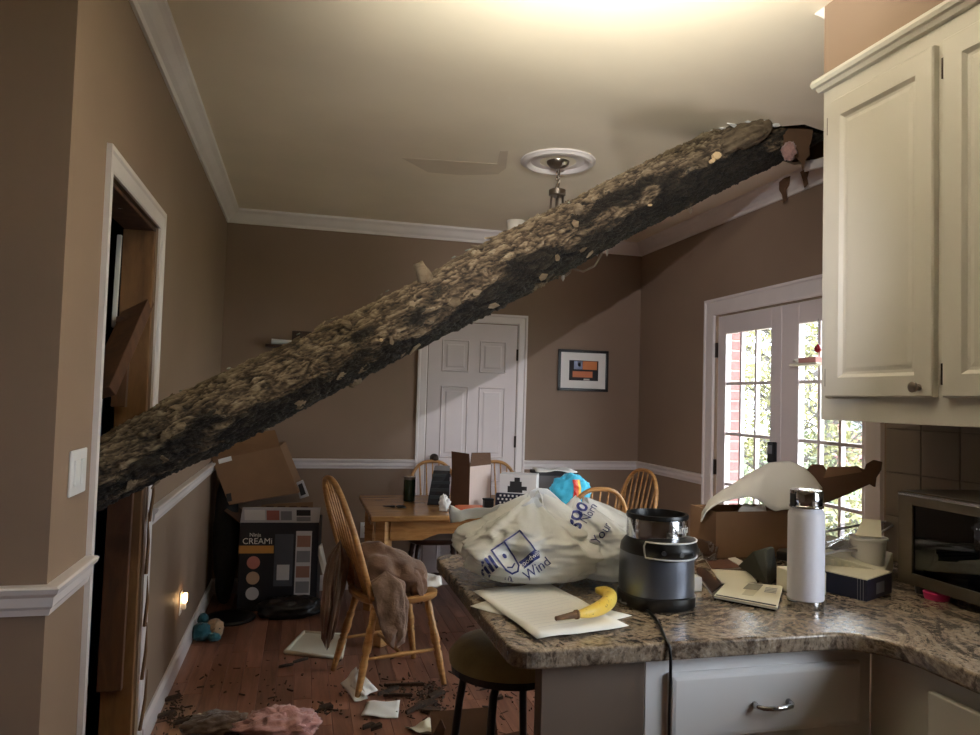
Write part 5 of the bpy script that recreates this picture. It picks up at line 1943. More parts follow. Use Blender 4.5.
bag_text('goodwill', .019, lgA + (rdA * (.22 * S_) - upA * (.32 * S_)), rdA, upA, ta, bagA, off=.0045, mat=M_PAPER)
bag_text('will', .056, hitA(484, 574), rdA, upA, ta, bagA, True)
bag_text('ia', .030, hitA(509, 581), rdA, upA, ta, bagA)
bag_text('Wind', .036, hitA(537, 569), rdA, upA, ta, bagA)
rdB = V((.62, 0, .78))
fnB = V((-.15, -.93, .34)).normalized()
rdB = (rdB - fnB * rdB.dot(fnB)).normalized()
upB = fnB.cross(rdB)
bag_text('goo', .066, hitB(575, 514), rdB, upB, tb_, bagB, True)
bag_text('North', .034, hitB(590, 512), rdB, upB, tb_, bagB)
bag_text('Your', .036, hitB(602, 533), rdB, upB, tb_, bagB)

# sheets of paper
bent_sheet('paper_sheet', [at(470, 608, Z=ZW), at(522, 590, Z=ZW), at(632, 616, Z=ZW), at(572, 633, Z=ZW)], 'lower white paper sheet sticking out under the top sheet', M_PAPER, 'paper', .004, 2.0, .0008)
psh = bent_sheet('paper_sheet', [at(473, 593, Z=ZW + .004), at(546, 583, Z=ZW + .004), at(629, 628, Z=ZW + .004), at(537, 640, Z=ZW + .004)], 'top sheet of white printed paper under the banana', M_PAPER, 'paper', .006, 6.0, .0008)
pr0, pr1, pr3 = at(473, 593, Z=ZW + .004), at(546, 583, Z=ZW + .004), at(537, 640, Z=ZW + .004)
psh['_base'] = tuple(psh.location)
tps = BVHTree.FromPolygons([v_.co + psh.location for v_ in psh.data.vertices], [tuple(f_.vertices) for f_ in psh.data.polygons])
exp_, eyp_ = (pr1 - pr0), (pr3 - pr0)
rl2 = random.Random(4)
for k in range(15):
    wl_ = rl2.uniform(.5, .8)
    c_ = pr0 + exp_ * (.12 + wl_ / 2) + eyp_ * (.10 + k * .055)
    hl_ = exp_.length * wl_ / 2
    decal('printed_line', [(-hl_, -.0007), (hl_, -.0007), (hl_, .0007), (-hl_, .0007)], [(0, 1, 2, 3)], c_, exp_, -eyp_, tps, M_LGREY, psh, .0016, .02)

# banana
ban_px = [(556, 618.5), (566, 616.5), (576, 614.5), (588, 612.5), (600, 608.5), (609, 602), (611, 595), (604, 591), (595, 590)]
ban_r = [.005, .0065, .0085, .0155, .0205, .0215, .0205, .016, .008]
t = thing('banana', tuple(at(595, 608, Z=ZW)), 'ripe yellow banana with brown stem lying on the papers', 'banana')
bp = [at(x_, y_, Z=ZW + .009 + .0205) for x_, y_ in ban_px]
sm = []
sr = []
for i in range(len(bp) - 1):
    for k in range(4):
        f_ = k / 4
        sm.append(bp[i].lerp(bp[i + 1], f_))
        sr.append(ban_r[i] * (1 - f_) + ban_r[i + 1] * f_)
sm.append(bp[-1])
sr.append(ban_r[-1])
for _ in range(3):
    sm = [sm[0]] + [(sm[i - 1] + sm[i] * 2 + sm[i + 1]) / 4 for i in range(1, len(sm) - 1)] + [sm[-1]]
cut = 9
MB().sweep(sm[cut - 1:], sr[cut - 1:], 6).build('peel', M_BANANA, t, smooth=True, sub=2)
st_ = MB().sweep(sm[:cut], [r_ * 1.05 for r_ in sr[:cut]], 8)
st_.build('stem', M_BANSTEM, t, smooth=True)
MB().sweep([sm[cut - 1] - (sm[cut] - sm[cut - 1]) * .2, sm[cut - 1] + (sm[cut] - sm[cut - 1]) * .4], sr[cut] * 1.08, 10).build('dark_band', M_BANSTEM, t, smooth=True)

# ---- blender motor base
BC = at(661, 606, Z=ZW)
BC = V((BC.x, BC.y + .03, ZW))
t = thing('blender_base', tuple(BC), 'graphite blender motor base with silver collar and white-rimmed control panel', 'blender')


def srev(prof, n=56, e=2.7):
    b_ = MB()
    vs_, fs_ = [], []
    for r_, z_, ee in prof:
        for k in range(n):
            a = 2 * PI * k / n
            ca, sa = math.cos(a), math.sin(a)
            kk = (abs(ca) ** ee + abs(sa) ** ee) ** (-1 / ee)
            vs_.append(BC + V((r_ * kk * ca, r_ * kk * sa, z_)))
    for i in range(len(prof) - 1):
        for k in range(n):
            k2 = (k + 1) % n
            fs_.append((i * n + k, i * n + k2, (i + 1) * n + k2, (i + 1) * n + k))
    return b_.add(vs_, fs_)


srev([(.001, .0005, 2.6), (.090, .0005, 2.6), (.094, .006, 2.6), (.094, .030, 2.6), (.088, .033, 2.6), (.001, .033, 2.6)]).build('foot', M_BLACK, t, smooth=True, auto=40)
srev([(.001, .033, 2.5), (.0905, .033, 2.5), (.0915, .05, 2.5), (.0905, .105, 2.5), (.0890, .135, 2.5), (.001, .136, 2.5)]).build('body', M_BLENDER, t, smooth=True, auto=40)
srev([(.001, .135, 2.4), (.0895, .135, 2.5), (.088, .152, 2.4), (.080, .166, 2.2), (.076, .172, 2.0), (.001, .172, 2.0)]).build('shoulder', M_BLACK, t, smooth=True, auto=40)
srev([(.070, .172, 2.0), (.0775, .172, 2.0), (.0785, .180, 2.0), (.0775, .218, 2.0), (.076, .222, 2.0), (.070, .222, 2.0)], e=2).build('collar', M_STEEL, t, smooth=True, auto=40)
srev([(.079, .221, 2.0), (.080, .226, 2.0), (.078, .232, 2.0), (.071, .232, 2.0), (.068, .218, 2.0), (.066, .180, 2.0), (.001, .178, 2.0), ], e=2).build('rim', M_BLACK, t, smooth=True, auto=40)
MB().lathe(BC + V((0, 0, .178)), [(.001, .026), (.012, .024), (.016, 0), (.03, .0), (.03, -.004)], 18, False, False).build('drive_coupling', M_BLACK, t, smooth=True)
# control panel
PA = math.radians(-76)


def panel_pt(da, z_, out=0.0):
    a = PA + da
    prot = .088 + .028 * math.cos(min(1.2, abs(da)) * 1.3) * (1 - .55 * abs(z_ - .150) / .03) + out
    return BC + V((prot * math.cos(a), prot * math.sin(a), z_))


pan = MB().grid(24, 8, lambda u, v: panel_pt((u - .5) * 2.05, .128 + .045 * v))
pan.grid(24, 3, lambda u, v: panel_pt((u - .5) * 2.05, .128) * (1 - v) + (BC + V((.085 * math.cos(PA + (u - .5) * 2.05), .085 * math.sin(PA + (u - .5) * 2.05), .120))) * v)
pan.grid(24, 3, lambda u, v: panel_pt((u - .5) * 2.05, .173) * (1 - v) + (BC + V((.076 * math.cos(PA + (u - .5) * 2.05), .076 * math.sin(PA + (u - .5) * 2.05), .176))) * v)
pno = pan.build('control_panel', M_BLACK, t, smooth=True, auto=40)
loop = [((u / 20 - .5) * 2.0, .130 + .004 * abs(u / 20 - .5)) for u in range(21)] + [(1.03, .145), (1.05, .160)] + [((.5 - u / 20) * 2.0, .171) for u in range(21)] + [(-1.05, .160), (-1.03, .145)]
MB().sweep([panel_pt(a_, z_, .002) for a_, z_ in loop], .0022, 6, closed=True).build('panel_outline', M_WHITEPL, pno, smooth=True)
for a_, z_ in ((-.55, .148), (-.15, .145), (.20, .145), (.52, .148)):
    MB().sweep([panel_pt(a_, z_, -.002), panel_pt(a_, z_, .0015)], .006, 12).build('button', basic('panel_button', (52, 54, 58), .3), pno)
vs_, fs_ = text_mesh('Ninja', .030)
out = []
for v_ in vs_:
    a = math.radians(-66) + v_.x / .0785
    out.append(BC + V((.0800 * math.cos(a), .0800 * math.sin(a), .199 + v_.y)))
MB().add(out, fs_).build('brand_lettering', M_PAPER, t)
# its power cord
cp_ = [BC + V((-.085, .02, .012)), BC + V((-.115, -.02, .008)), at(640, 605, Z=ZW + .005), at(655, 617, Z=ZW + .005), at(662, 630, Z=ZW + .005), V((at(664, 640, Z=ZW).x, YFc + .012, ZW + .005)), V((at(664, 640, Z=ZW).x + .002, YFc - .006, ZW - .004)),
       V((at(664, 640, Z=ZW).x + .004, YFc - .009, ZW - .05)), V((at(668, 700, Y=YFc).x, YFc - .004, .70)), V((at(668, 700, Y=YFc).x + .01, YFc - .010, .45)), V((at(668, 700, Y=YFc).x + .05, YFc - .05, .10)), V((at(668, 700, Y=YFc).x + .12, YFc - .08, .006))]
for _ in range(2):
    n2 = [cp_[0]]
    for i in range(len(cp_) - 1):
        n2 += [cp_[i].lerp(cp_[i + 1], .25), cp_[i].lerp(cp_[i + 1], .75)]
    cp_ = n2 + [cp_[-1]]
MB().sweep(cp_, .0035, 8).build('power_cord', M_BLACK, t, smooth=True)

# ---- steel-capped bottle
p_ = at(808, 607, Z=ZW)
p_ = V((p_.x, p_.y + .01, ZW))
t = thing('water_bottle', tuple(p_), 'tall white insulated water bottle with a polished steel cap', 'bottle')
r_ = .0455
MB().lathe(p_, [(.001, 0), (r_ - .004, 0), (r_ - .001, .004), (r_ - .001, .020), (.001, .021)], 40, False, False).build('steel_base', M_STEEL, t, smooth=True, auto=40)
MB().lathe(p_, [(r_ - .002, .020), (r_, .022), (r_, .236), (r_ - .0015, .243), (r_ - .005, .248), (r_ - .0065, .250), (r_ - .0065, .262), (.001, .262)], 48, False, False).build('body', M_BOTTLE, t, smooth=True, auto=40)
MB().lathe(p_, [(.001, .262), (r_ - .006, .262), (r_ - .0045, .266), (r_ - .0045, .297), (r_ - .007, .301), (r_ - .014, .302), (.001, .301)], 40, False, False).build('cap', M_STEEL, t, smooth=True, auto=40)
MB().lathe(p_, [(r_ - .007, .254), (r_ - .003, .256), (r_ - .003, .261), (r_ - .007, .263)], 40, False, False).build('neck_ring', M_STEEL, t, smooth=True)
for s in (-1, 1):
    MB().box(p_ + V((s * (r_ - .006) - .003, -.010, .258)), p_ + V((s * (r_ - .006) + .003, .010, .292))).build('strap_tab', M_BLACK, t, bevel=.001)

# ---- booklets
def booklet(name, corners, th, label, mat, cat='booklet', base_z=None):
    c_ = [V(q_) for q_ in corners]
    o_ = thing(name, tuple(sum(c_, V()) / 4), label, cat)
    MB().prism(c_, (0, 0, th * .6)).build('pages', M_PAPER, o_)
    MB().prism([q_ + V((0, 0, th * .6)) for q_ in c_], (0, 0, th * .4)).build('cover', mat, o_)
    return o_, [q_ + V((0, 0, th)) for q_ in c_]


bk, tpq = booklet('recipe_booklet', [at(714, 598, Z=ZW + .006), at(777, 610, Z=ZW + .006), at(783, 588, Z=ZW + .006), at(727, 583, Z=ZW + .006)], .006, 'cream booklet with a mug picture lying in front of the bottle', M_PAPER2)


def bl(u, v, z=.0006):
    return tpq[0].lerp(tpq[1], u).lerp(tpq[3].lerp(tpq[2], u), v) + V((0, 0, z))


MB().prism([bl(.36, .62), bl(.62, .62), bl(.66, .95), bl(.40, .95)], (0, 0, .0006)).build('printed_mug', basic('grey_mug_print', (120, 116, 104), .6), bk)
MB().prism([bl(.40, .30), bl(.58, .30), bl(.62, .60), bl(.42, .60)], (0, 0, .0005)).build('printed_mug', basic('pale_mug_print', (190, 184, 162), .6), bk)
for k in range(4):
    MB().prism([bl(.72, .80 - k * .07), bl(.92, .80 - k * .07), bl(.92, .82 - k * .07), bl(.72, .82 - k * .07)], (0, 0, .0005)).build('printed_line', M_GREY, bk)
MB().prism([bl(.02, .03), bl(.98, .03), bl(.98, .08), bl(.02, .08)], (0, 0, .0005)).build('printed_line', M_INK, bk)
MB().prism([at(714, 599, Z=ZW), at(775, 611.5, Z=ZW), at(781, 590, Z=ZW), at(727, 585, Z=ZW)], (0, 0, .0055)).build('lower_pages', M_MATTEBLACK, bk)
booklet('leaflet', [at(711, 570, Z=ZW), at(748, 572, Z=ZW), at(757, 583, Z=ZW), at(722, 584, Z=ZW)], .003, 'plain cream leaflet behind the mug booklet', M_PAPER2, 'leaflet')
booklet('food_leaflet', [at(706, 561, Z=ZW), at(735, 560, Z=ZW), at(745, 568, Z=ZW), at(712, 570, Z=ZW)], .003, 'dark leaflet with food pictures right of the blender', basic('food_leaflet_print', (92, 58, 44), .6, var=.3, scale=30), 'leaflet')
booklet('leaflet', [at(728, 559, Z=ZW + .004), at(735, 558, Z=ZW + .004), at(756, 569, Z=ZW + .004), at(746, 570, Z=ZW + .004)], .003, 'narrow white leaflet strip resting on the dark food leaflet', M_PAPER, 'leaflet')
booklet('dark_folder', [at(696, 575, Z=ZW), at(700, 570, Z=ZW), at(722, 588, Z=ZW), at(712, 596, Z=ZW)], .012, 'slim dark folder with white edge beside the blender', M_DKWOOD, 'folder')
a_ = at(697, 592, Z=ZW)
tag(MB().box((a_.x - .012, a_.y, ZW), (a_.x + .016, a_.y + .07, ZW + .04)).build('white_carton', M_WHITEPL, bevel=.003, at_=a_), 'small white carton tucked right behind the blender', 'carton')
a_ = at(706, 557, Z=ZW)
bent_sheet('clear_sleeve', [at(690, 563, Z=ZW), at(716, 562, Z=ZW), at(719, 542, Z=ZW + .05), at(694, 541, Z=ZW + .05)], 'clear plastic sleeve between the blender and the open box', M_CLEARPL, 'sleeve', .012, 3.0, .001)
# folded charcoal sleeve
c_ = [at(737, 566, Z=ZW), at(768, 588, Z=ZW), at(778, 578, Z=ZW), at(776, 560, Z=ZW)]
top = [at(752, 552, Z=ZW + .09), at(766, 548, Z=ZW + .105), at(774, 547, Z=ZW + .105), at(772, 546, Z=ZW + .10)]
tag(MB().add(c_ + top, [(3, 2, 1, 0), (4, 5, 6, 7), (0, 1, 5, 4), (1, 2, 6, 5), (2, 3, 7, 6), (3, 0, 4, 7)]).build('charcoal_sleeve', basic('charcoal_felt', (44, 44, 38), .9), bevel=.006, at_=c_[0]), 'charcoal fabric sleeve folded up left of the water bottle', 'sleeve')
a_, b_ = at(776, 588, Z=ZW), at(794, 596, Z=ZW)
uxb = b_ - a_
uyb = V((-uxb.y, uxb.x, 0)).normalized() * .10
tag(MB().prism([a_, b_, b_ + uyb, a_ + uyb], (0, 0, .062)).build('cream_carton', M_PAPER2, bevel=.003, at_=a_), 'cream carton standing just behind the water bottle', 'carton')

# ---- open cardboard box with foam
YX = 2.22
bx0, bx1 = at(716, 530, Y=YX).x, at(716, 530, Y=YX).x + .40
t = thing('shipping_box', ((bx0 + bx1) / 2, YX, ZT), 'open brown shipping box with a raised flap at the back of the worktop', 'box')
hB = at(716, 512, Y=YX).z - ZW
x0_, x1_, y0_, y1_ = bx0, bx1, YX, YX + .17
for lo, hi in (((x0_, y0_, ZW), (x1_, y0_ + .004, ZW + hB)), ((x0_, y1_ - .004, ZW), (x1_, y1_, ZW + hB)), ((x0_, y0_ + .004, ZW), (x0_ + .004, y1_ - .004, ZW + hB)), ((x1_ - .004, y0_ + .004, ZW), (x1_, y1_ - .004, ZW + hB))):
    MB().box(lo, hi).build('side_panel', M_CARD, t)
MB().box((x0_, y0_, ZW), (x1_, y1_, ZW + .004)).build('bottom_panel', M_CARDD, t)
Yf = 2.33
fl = [at(x_, y_, Y=Yf) for x_, y_ in ((806, 508), (806, 470), (812, 464), (822, 465), (826, 472), (836, 467), (856, 466), (864, 470), (866, 464), (873, 460), (881, 462), (880, 470), (875, 478), (874, 487), (869, 484), (850, 493), (828, 502))]
MB().prism(fl, (.01, .004, 0)).build('flap', M_CARDD, t)  # darker board colour stands in for shade on the backlit flap
fl2 = [at(x_, y_, Y=Yf - .004) for x_, y_ in ((824, 478), (828, 467), (858, 466), (862, 472))]
MB().prism(fl2, (0, .003, 0)).build('torn_paper_patch', M_CARD, t)
# foam sheet draped over the box
fr_e = [(701, 522, 2.18), (706, 512, 2.18), (720, 502, 2.18), (735, 498, 2.18), (749, 496, 2.18), (759, 500, 2.18), (767, 507, 2.185), (776, 511, 2.185), (790, 510, 2.185), (806, 508, 2.185), (819, 501, 2.19)]
bk_e = [(703, 516, 2.36), (712, 503, 2.37), (727, 491, 2.38), (740, 480, 2.38), (755, 470, 2.38), (768, 464, 2.38), (778, 462, 2.37), (790, 462, 2.36), (804, 468, 2.34), (814, 478, 2.32), (822, 489, 2.30)]
fe_, be_ = [at(x_, y_, Y=yy) for x_, y_, yy in fr_e], [at(x_, y_, Y=yy) for x_, y_, yy in bk_e]


def pl_at(pl_, u):
    f_ = u * (len(pl_) - 1)
    i_ = min(int(f_), len(pl_) - 2)
    return pl_[i_].lerp(pl_[i_ + 1], f_ - i_)


fm = MB().grid(44, 16, lambda u, v: pl_at(fe_, u).lerp(pl_at(be_, u), v) + V((0, 0, .022 * math.sin(PI * v) + .006 * nz((u * 6, v * 3, 1), 1.2))))
tag(fm.build('foam_sheet', M_FOAM, smooth=True, solid=.004, at_=fe_[0]), 'white foam packing sheet arched over the open shipping box', 'foam')
fb_ = [at(736, 514, Y=2.25), at(766, 515, Y=2.25), at(764, 508, Y=2.30), at(744, 506, Y=2.30)]
bent_sheet('foam_sheet', fb_, 'small white foam flap inside the open shipping box', M_FOAM, 'foam', .012, 3.0, .004)
a_ = at(708, 546, Z=ZW)
tag(MB().prism([at(702, 552, Z=ZW), at(720, 553, Z=ZW), at(722, 545, Z=ZW), at(704, 544, Z=ZW)], (.012, 0, .055)).build('navy_case', M_NAVY, bevel=.008, at_=a_), 'small navy case at the left end of the shipping box', 'case')
# black tray between box and bottle
tag(MB().prism([at(776, 560, Z=ZW), at(812, 565, Z=ZW), at(818, 553, Z=ZW), at(782, 549, Z=ZW)], (0, 0, .03)).build('black_tray', M_BLACK, bevel=.006, at_=at(790, 556, Z=ZW)), 'low black tray behind the charcoal sleeve', 'tray')

# ---- packaging on the right: tray, clear lid, cup, navy box
Cn, Ln, Rn = at(867, 602, Z=ZW), at(826, 592, Z=ZW), at(892, 593, Z=ZW)
uL = (Ln - Cn) * 1.35
uR = (Rn - Cn)
hN = .060
t = thing('navy_gift_box', tuple(Cn), 'navy box with cream top lying right of the water bottle', 'box')
MB().prism([Cn, Cn + uR, Cn + uR + uL, Cn + uL], (0, 0, hN - .003)).build('body', M_NAVY, t, bevel=.002)
MB().prism([Cn + V((0, 0, hN - .003)), Cn + uR + V((0, 0, hN - .003)), Cn + uR + uL + V((0, 0, hN - .003)), Cn + uL + V((0, 0, hN - .003))], (0, 0, .003)).build('top_panel', M_PAPER2, t)
nL = V((uL.y, -uL.x, 0)).normalized()
nL = nL if nL.dot(V((-1, -1, 0))) > 0 else -nL
for k in range(3):
    o_ = Cn + uL * (.06 + k * .05) + nL * .0008
    MB().prism([o_, o_ + uL.normalized() * .0015, o_ + uL.normalized() * .0015 + V((0, 0, hN - .004)), o_ + V((0, 0, hN - .004))], -nL * .0006).build('printed_line', M_GREY, t)
nR = V((uR.y, -uR.x, 0)).normalized()
nR = nR if nR.dot(V((1, -1, 0))) > 0 else -nR
o_ = Cn + uR * .35 + nR * .0008
vs_ = [o_ + uR * x_ + V((0, 0, z_)) for x_, z_ in ((0, .012), (.32, .012), (.32, .042), (0, .042))]
MB().prism(vs_, -nR * .0006).build('printed_emblem', M_GREY, t)
# ribbed white tray behind
a_, b_, c_, d_ = at(822, 585, Z=ZW), at(884, 592, Z=ZW), at(893, 570, Z=ZW), at(826, 566, Z=ZW)
t = thing('ribbed_tray', tuple(a_), 'ribbed white packaging tray behind the navy box', 'tray')
hv = V((0, 0, .082))
MB().add([a_, b_, c_, d_, a_ + V((0, 0, .095)), b_ + V((0, 0, .055)), c_ + V((0, 0, .055)), d_ + V((0, 0, .105))], [(3, 2, 1, 0), (4, 5, 6, 7), (0, 1, 5, 4), (1, 2, 6, 5), (2, 3, 7, 6), (3, 0, 4, 7)]).build('tray_body', basic('offwhite_pulp', (212, 208, 190), .7), t, bevel=.003)
nf = (b_ - a_).cross(V((0, 0, 1))).normalized()
for k in range(7):
    f_ = .06 + k * .11
    o_ = a_.lerp(b_, f_) + nf * .002
    hk = .088 + (-.04) * f_
    MB().obox(o_ + V((0, 0, hk / 2)), (b_ - a_).normalized() * .004, nf * .003, (0, 0, hk / 2 - .004)).build('rib', M_PAPER2, t)
# clear clamshell lid lying across
cl = [at(818, 556, Z=ZW + .10), at(858, 550, Z=ZW + .10), at(902, 520, Z=ZW + .12), at(824, 532, Z=ZW + .13)]
t = thing('clear_clamshell', tuple(cl[0]), 'crumpled clear plastic clamshell lid lying across the white tray', 'packaging')
bent_sheet('lid_panel', cl, None, M_CLEARPL, bend=.02, sd=5.0, parent=t, th=.002)
for i in range(4):
    MB().sweep([cl[i], cl[i].lerp(cl[(i + 1) % 4], .5) + V((0, 0, .006)), cl[(i + 1) % 4]], .004, 6).build('lid_edge', basic('milky_plastic', (205, 203, 206), .25), t, smooth=True)
# cup
p_ = at(872, 588, Z=ZW)
p_ = V((p_.x + .03, p_.y + .05, ZW + .058))
t = thing('white_cup', tuple(p_), 'white plastic tub with rim standing in the ribbed tray beside the oven', 'cup')
MB().lathe(p_, [(.001, 0), (.042, 0), (.044, .004), (.050, .072), (.054, .074), (.054, .080), (.050, .080), (.047, .070), (.040, .006), (.001, .005)], 36, False, False).build('cup_body', M_WHITEPL, t, smooth=True, auto=40)
MB().slab([p_ + V((-.03, .02, .081)), p_ + V((.03, -.02, .081)), p_ + V((.10, .06, .118)), p_ + V((.06, .09, .118))], .004).build('peeled_lid', M_PAPER2, t, bevel=.001)

# ---- toaster oven
OX0, OX1, OY0_, OY1_, OZ0, OZ1 = 1.70, 1.965, 1.335, 1.786, .937, 1.199
t = thing('toaster_oven', (1.83, 1.56, ZT), 'stainless toaster oven with dark glass door at the right end of the worktop', 'oven')
sh = MB()
th = .012
for lo, hi in (((OX0, OY0_, OZ1 - th), (OX1, OY1_, OZ1)), ((OX0, OY0_, OZ0), (OX1, OY1_, OZ0 + th)), ((OX0, OY0_, OZ0 + th), (OX1, OY0_ + th, OZ1 - th)), ((OX0, OY1_ - th, OZ0 + th), (OX1, OY1_, OZ1 - th)), ((OX1 - th, OY0_ + th, OZ0 + th), (OX1, OY1_ - th, OZ1 - th))):
    sh.box(lo, hi)
sh.build('shell', M_OVEN, t)
fr2 = MB()
for lo, hi in (((OX0 - .012, OY1_ - .050, OZ0 + .002), (OX0, OY1_ - .001, OZ1 - .004)), ((OX0 - .012, OY0_, OZ0 + .002), (OX0, OY0_ + .05, OZ1 - .004)), ((OX0 - .012, OY0_ + .05, OZ1 - .036), (OX0, OY1_ - .05, OZ1 - .004)), ((OX0 - .012, OY0_ + .05, OZ0 + .002), (OX0, OY1_ - .05, OZ0 + .034))):
    fr2.box(lo, hi)
dro = fr2.build('door', basic('oven_front', (96, 86, 74), .35, .6), t)
MB().box((OX0 - .0135, OY0_, OZ1 - .0125), (OX0 - .004, OY1_ - .001, OZ1 - .004)).build('bright_trim', M_STEEL, t, bevel=.002)
M_OG = mk_glass('oven_door_glass', (.35, .32, .30), .07)
MB().box((OX0 - .006, OY0_ + .05, OZ0 + .034), (OX0 - .003, OY1_ - .05, OZ1 - .036)).build('glass', M_OG, dro)
MB().box((OX0 + .004, OY0_ + th + .001, OZ0 + th + .001), (OX0 + .006, OY1_ - th - .001, OZ0 + th + .012)).build('inner_sill', M_BLACK, t)
MB().box((OX1 - th - .004, OY0_ + th, OZ0 + th), (OX1 - th - .001, OY1_ - th, OZ1 - th)).build('liner', M_BLACK, t)
for k in range(9):
    y_ = OY0_ + .04 + k * .045
    MB().sweep([(OX0 + .02, y_, OZ0 + .09), (OX1 - .03, y_, OZ0 + .09)], .0018, 6).build('rack_wire', M_STEEL, t)
MB().sweep([(OX0 - .014, OY0_ + .06, OZ1 - .05), (OX0 - .035, OY0_ + .06, OZ1 - .05), (OX0 - .035, OY1_ - .31, OZ1 - .05), (OX0 - .014, OY1_ - .31, OZ1 - .05)], .006, 8).build('handle', M_STEEL, dro, smooth=True)
for k in range(6):
    y_ = OY1_ - .25 - k * .008
    MB().box((OX0 - .0065, y_ - .003, OZ1 - .070), (OX0 - .006, y_ - .0005, OZ1 - .066)).build('printed_mark', M_LGREY, dro)
for x_, y_ in ((OX0 + .02, OY1_ - .05), (OX0 + .02, OY0_ + .04), (OX1 - .04, OY1_ - .05), (OX1 - .04, OY0_ + .04)):
    MB().lathe((x_, y_, ZW), [(.001, 0), (.014, 0), (.017, OZ0 - ZW), (.001, OZ0 - ZW)], 14, False, False).build('foot', M_BLACK, t)
fo_ = blob((OX0 + .11, 1.60, OZ0 + .05), (.08, .13, .030), 6.0, 40, 24, .5, 2.6, OZ0 + th + .001, ridged=True)  # added foil lump imitates glare behind the oven glass
tag(fo_.build('glare_foil', basic('crinkled_foil', (196, 170, 124), .18, 1.0), at_=(OX0 + .11, 1.60, OZ0 + th)), 'crinkled golden foil parcel inside the toaster oven', 'foil')
a_ = at(934, 605, Z=ZW)
tag(MB().lathe((a_.x + .06, a_.y + .05, ZW), [(.001, 0), (.030, 0), (.034, .018), (.028, .020), (.001, .014)], 24, False, False).build('magenta_ring', M_PINK, smooth=True, auto=40, at_=(a_.x + .06, a_.y + .05, ZW)), 'small magenta rubber dish peeking under the toaster oven', 'dish')

# ================================================================== WINDOW TRAY AND OUTDOORS
wp = at(797, 364, X=XR - .02)
t = thing('window_tray', (XR, wp.y - .1, wp.z), 'small cream tray fixed to the right french door pane', 'tray')
MB().box((XR - .07, wp.y - .22, wp.z - .012), (XR + .006, wp.y, wp.z)).build('ledge', M_PAPER2, t, bevel=.003)
MB().sweep([(XR - .035, wp.y + .005, wp.z + .018), (XR - .035, wp.y - .055, wp.z + .016)], [.006, .018], 12).build('spout', M_WHITEPL, t, smooth=True)
MB().box((XR - .06, wp.y - .20, wp.z), (XR - .01, wp.y - .062, wp.z + .030)).build('pink_insert', basic('faded_pink', (206, 150, 142), .7), t, bevel=.004)
hp = at(818, 345, X=XR - .03)
t = thing('red_ornament', (XR - .03, hp.y, hp.z), 'small dark red ornament hanging at the right french door', 'ornament')
MB().lathe(hp + V((0, 0, -.02)), [(.001, -.022), (.016, -.014), (.020, 0), (.012, .016), (.003, .026), (.001, .03)], 16, False, False).build('ornament_body', basic('dark_red_glass', (130, 16, 28), .2), t, smooth=True)
MB().sweep([hp + V((0, 0, .008)), hp + V((0, .0, .14))], .0015, 6).build('wire', M_BLACK, t)

struct(MB().box((XR + .13, -6, -.4), (40, 40, -.16)).build('ground', M_GRASS))
struct(MB().box((XR + .12, 1.0, -.3), (4.4, 6.5, -.02)).build('floor_patio', basic('pale_patio', (176, 168, 160), .9, var=.08)))

# brick pier outside the left door leaf
py0 = at(744, 430, X=3.20).y
t = thing('brick_pier', (3.15, py0 + .25, -.02), 'red brick porch pier outside the left french door', 'pier')
PH = 2.7
MB().box((3.062, py0 + .012, -.02), (3.188, py0 + .488, PH)).build('mortar_core', M_MORTAR, t)
bme = {}


def brick(lo, hi):
    MB().box(lo, hi).build('brick', M_BRICK, t, bevel=.003, seg=1)


zc_ = .35
k = 0
while zc_ < 2.45:
    off_ = .10 if k % 2 else 0
    ys = [py0, py0 + .205 - off_, py0 + .415 - off_ * .5, py0 + .50]
    for a2, b2 in zip(ys, ys[1:]):
        brick((3.05, a2 + .005, zc_), (3.07, b2 - .005, zc_ + .062))
    xs_ = [3.07, 3.20]
    for a2, b2 in zip(xs_, xs_[1:]):
        brick((a2 + .005, py0, zc_), (b2 - .005, py0 + .02, zc_ + .062))
    zc_ += .075
    k += 1
struct(MB().box((2.85, 1.5, 2.72), (3.5, 6.5, 2.86)).build('ceiling_porch_beam', M_TRIM))

# trees and shrubs beyond the doors
def leaf_cloud(b_, c_, rad, n_, size, rg):
    for _ in range(n_):
        while True:
            q_ = V((rg.uniform(-1, 1), rg.uniform(-1, 1), rg.uniform(-1, 1)))
            if q_.length < 1:
                break
        q_ = c_ + V((q_.x * rad[0], q_.y * rad[1], q_.z * rad[2]))
        a_ = V((rg.gauss(0, 1), rg.gauss(0, 1), rg.gauss(0, 1))).normalized()
        b2 = a_.cross(V((rg.gauss(0, 1), rg.gauss(0, 1), rg.gauss(0, 1)))).normalized()
        s_ = size * rg.uniform(.5, 1.3)
        b_.add([q_ - a_ * s_, q_ + b2 * s_ * .45, q_ + a_ * s_, q_ - b2 * s_ * .45], [(0, 1, 2, 3)])


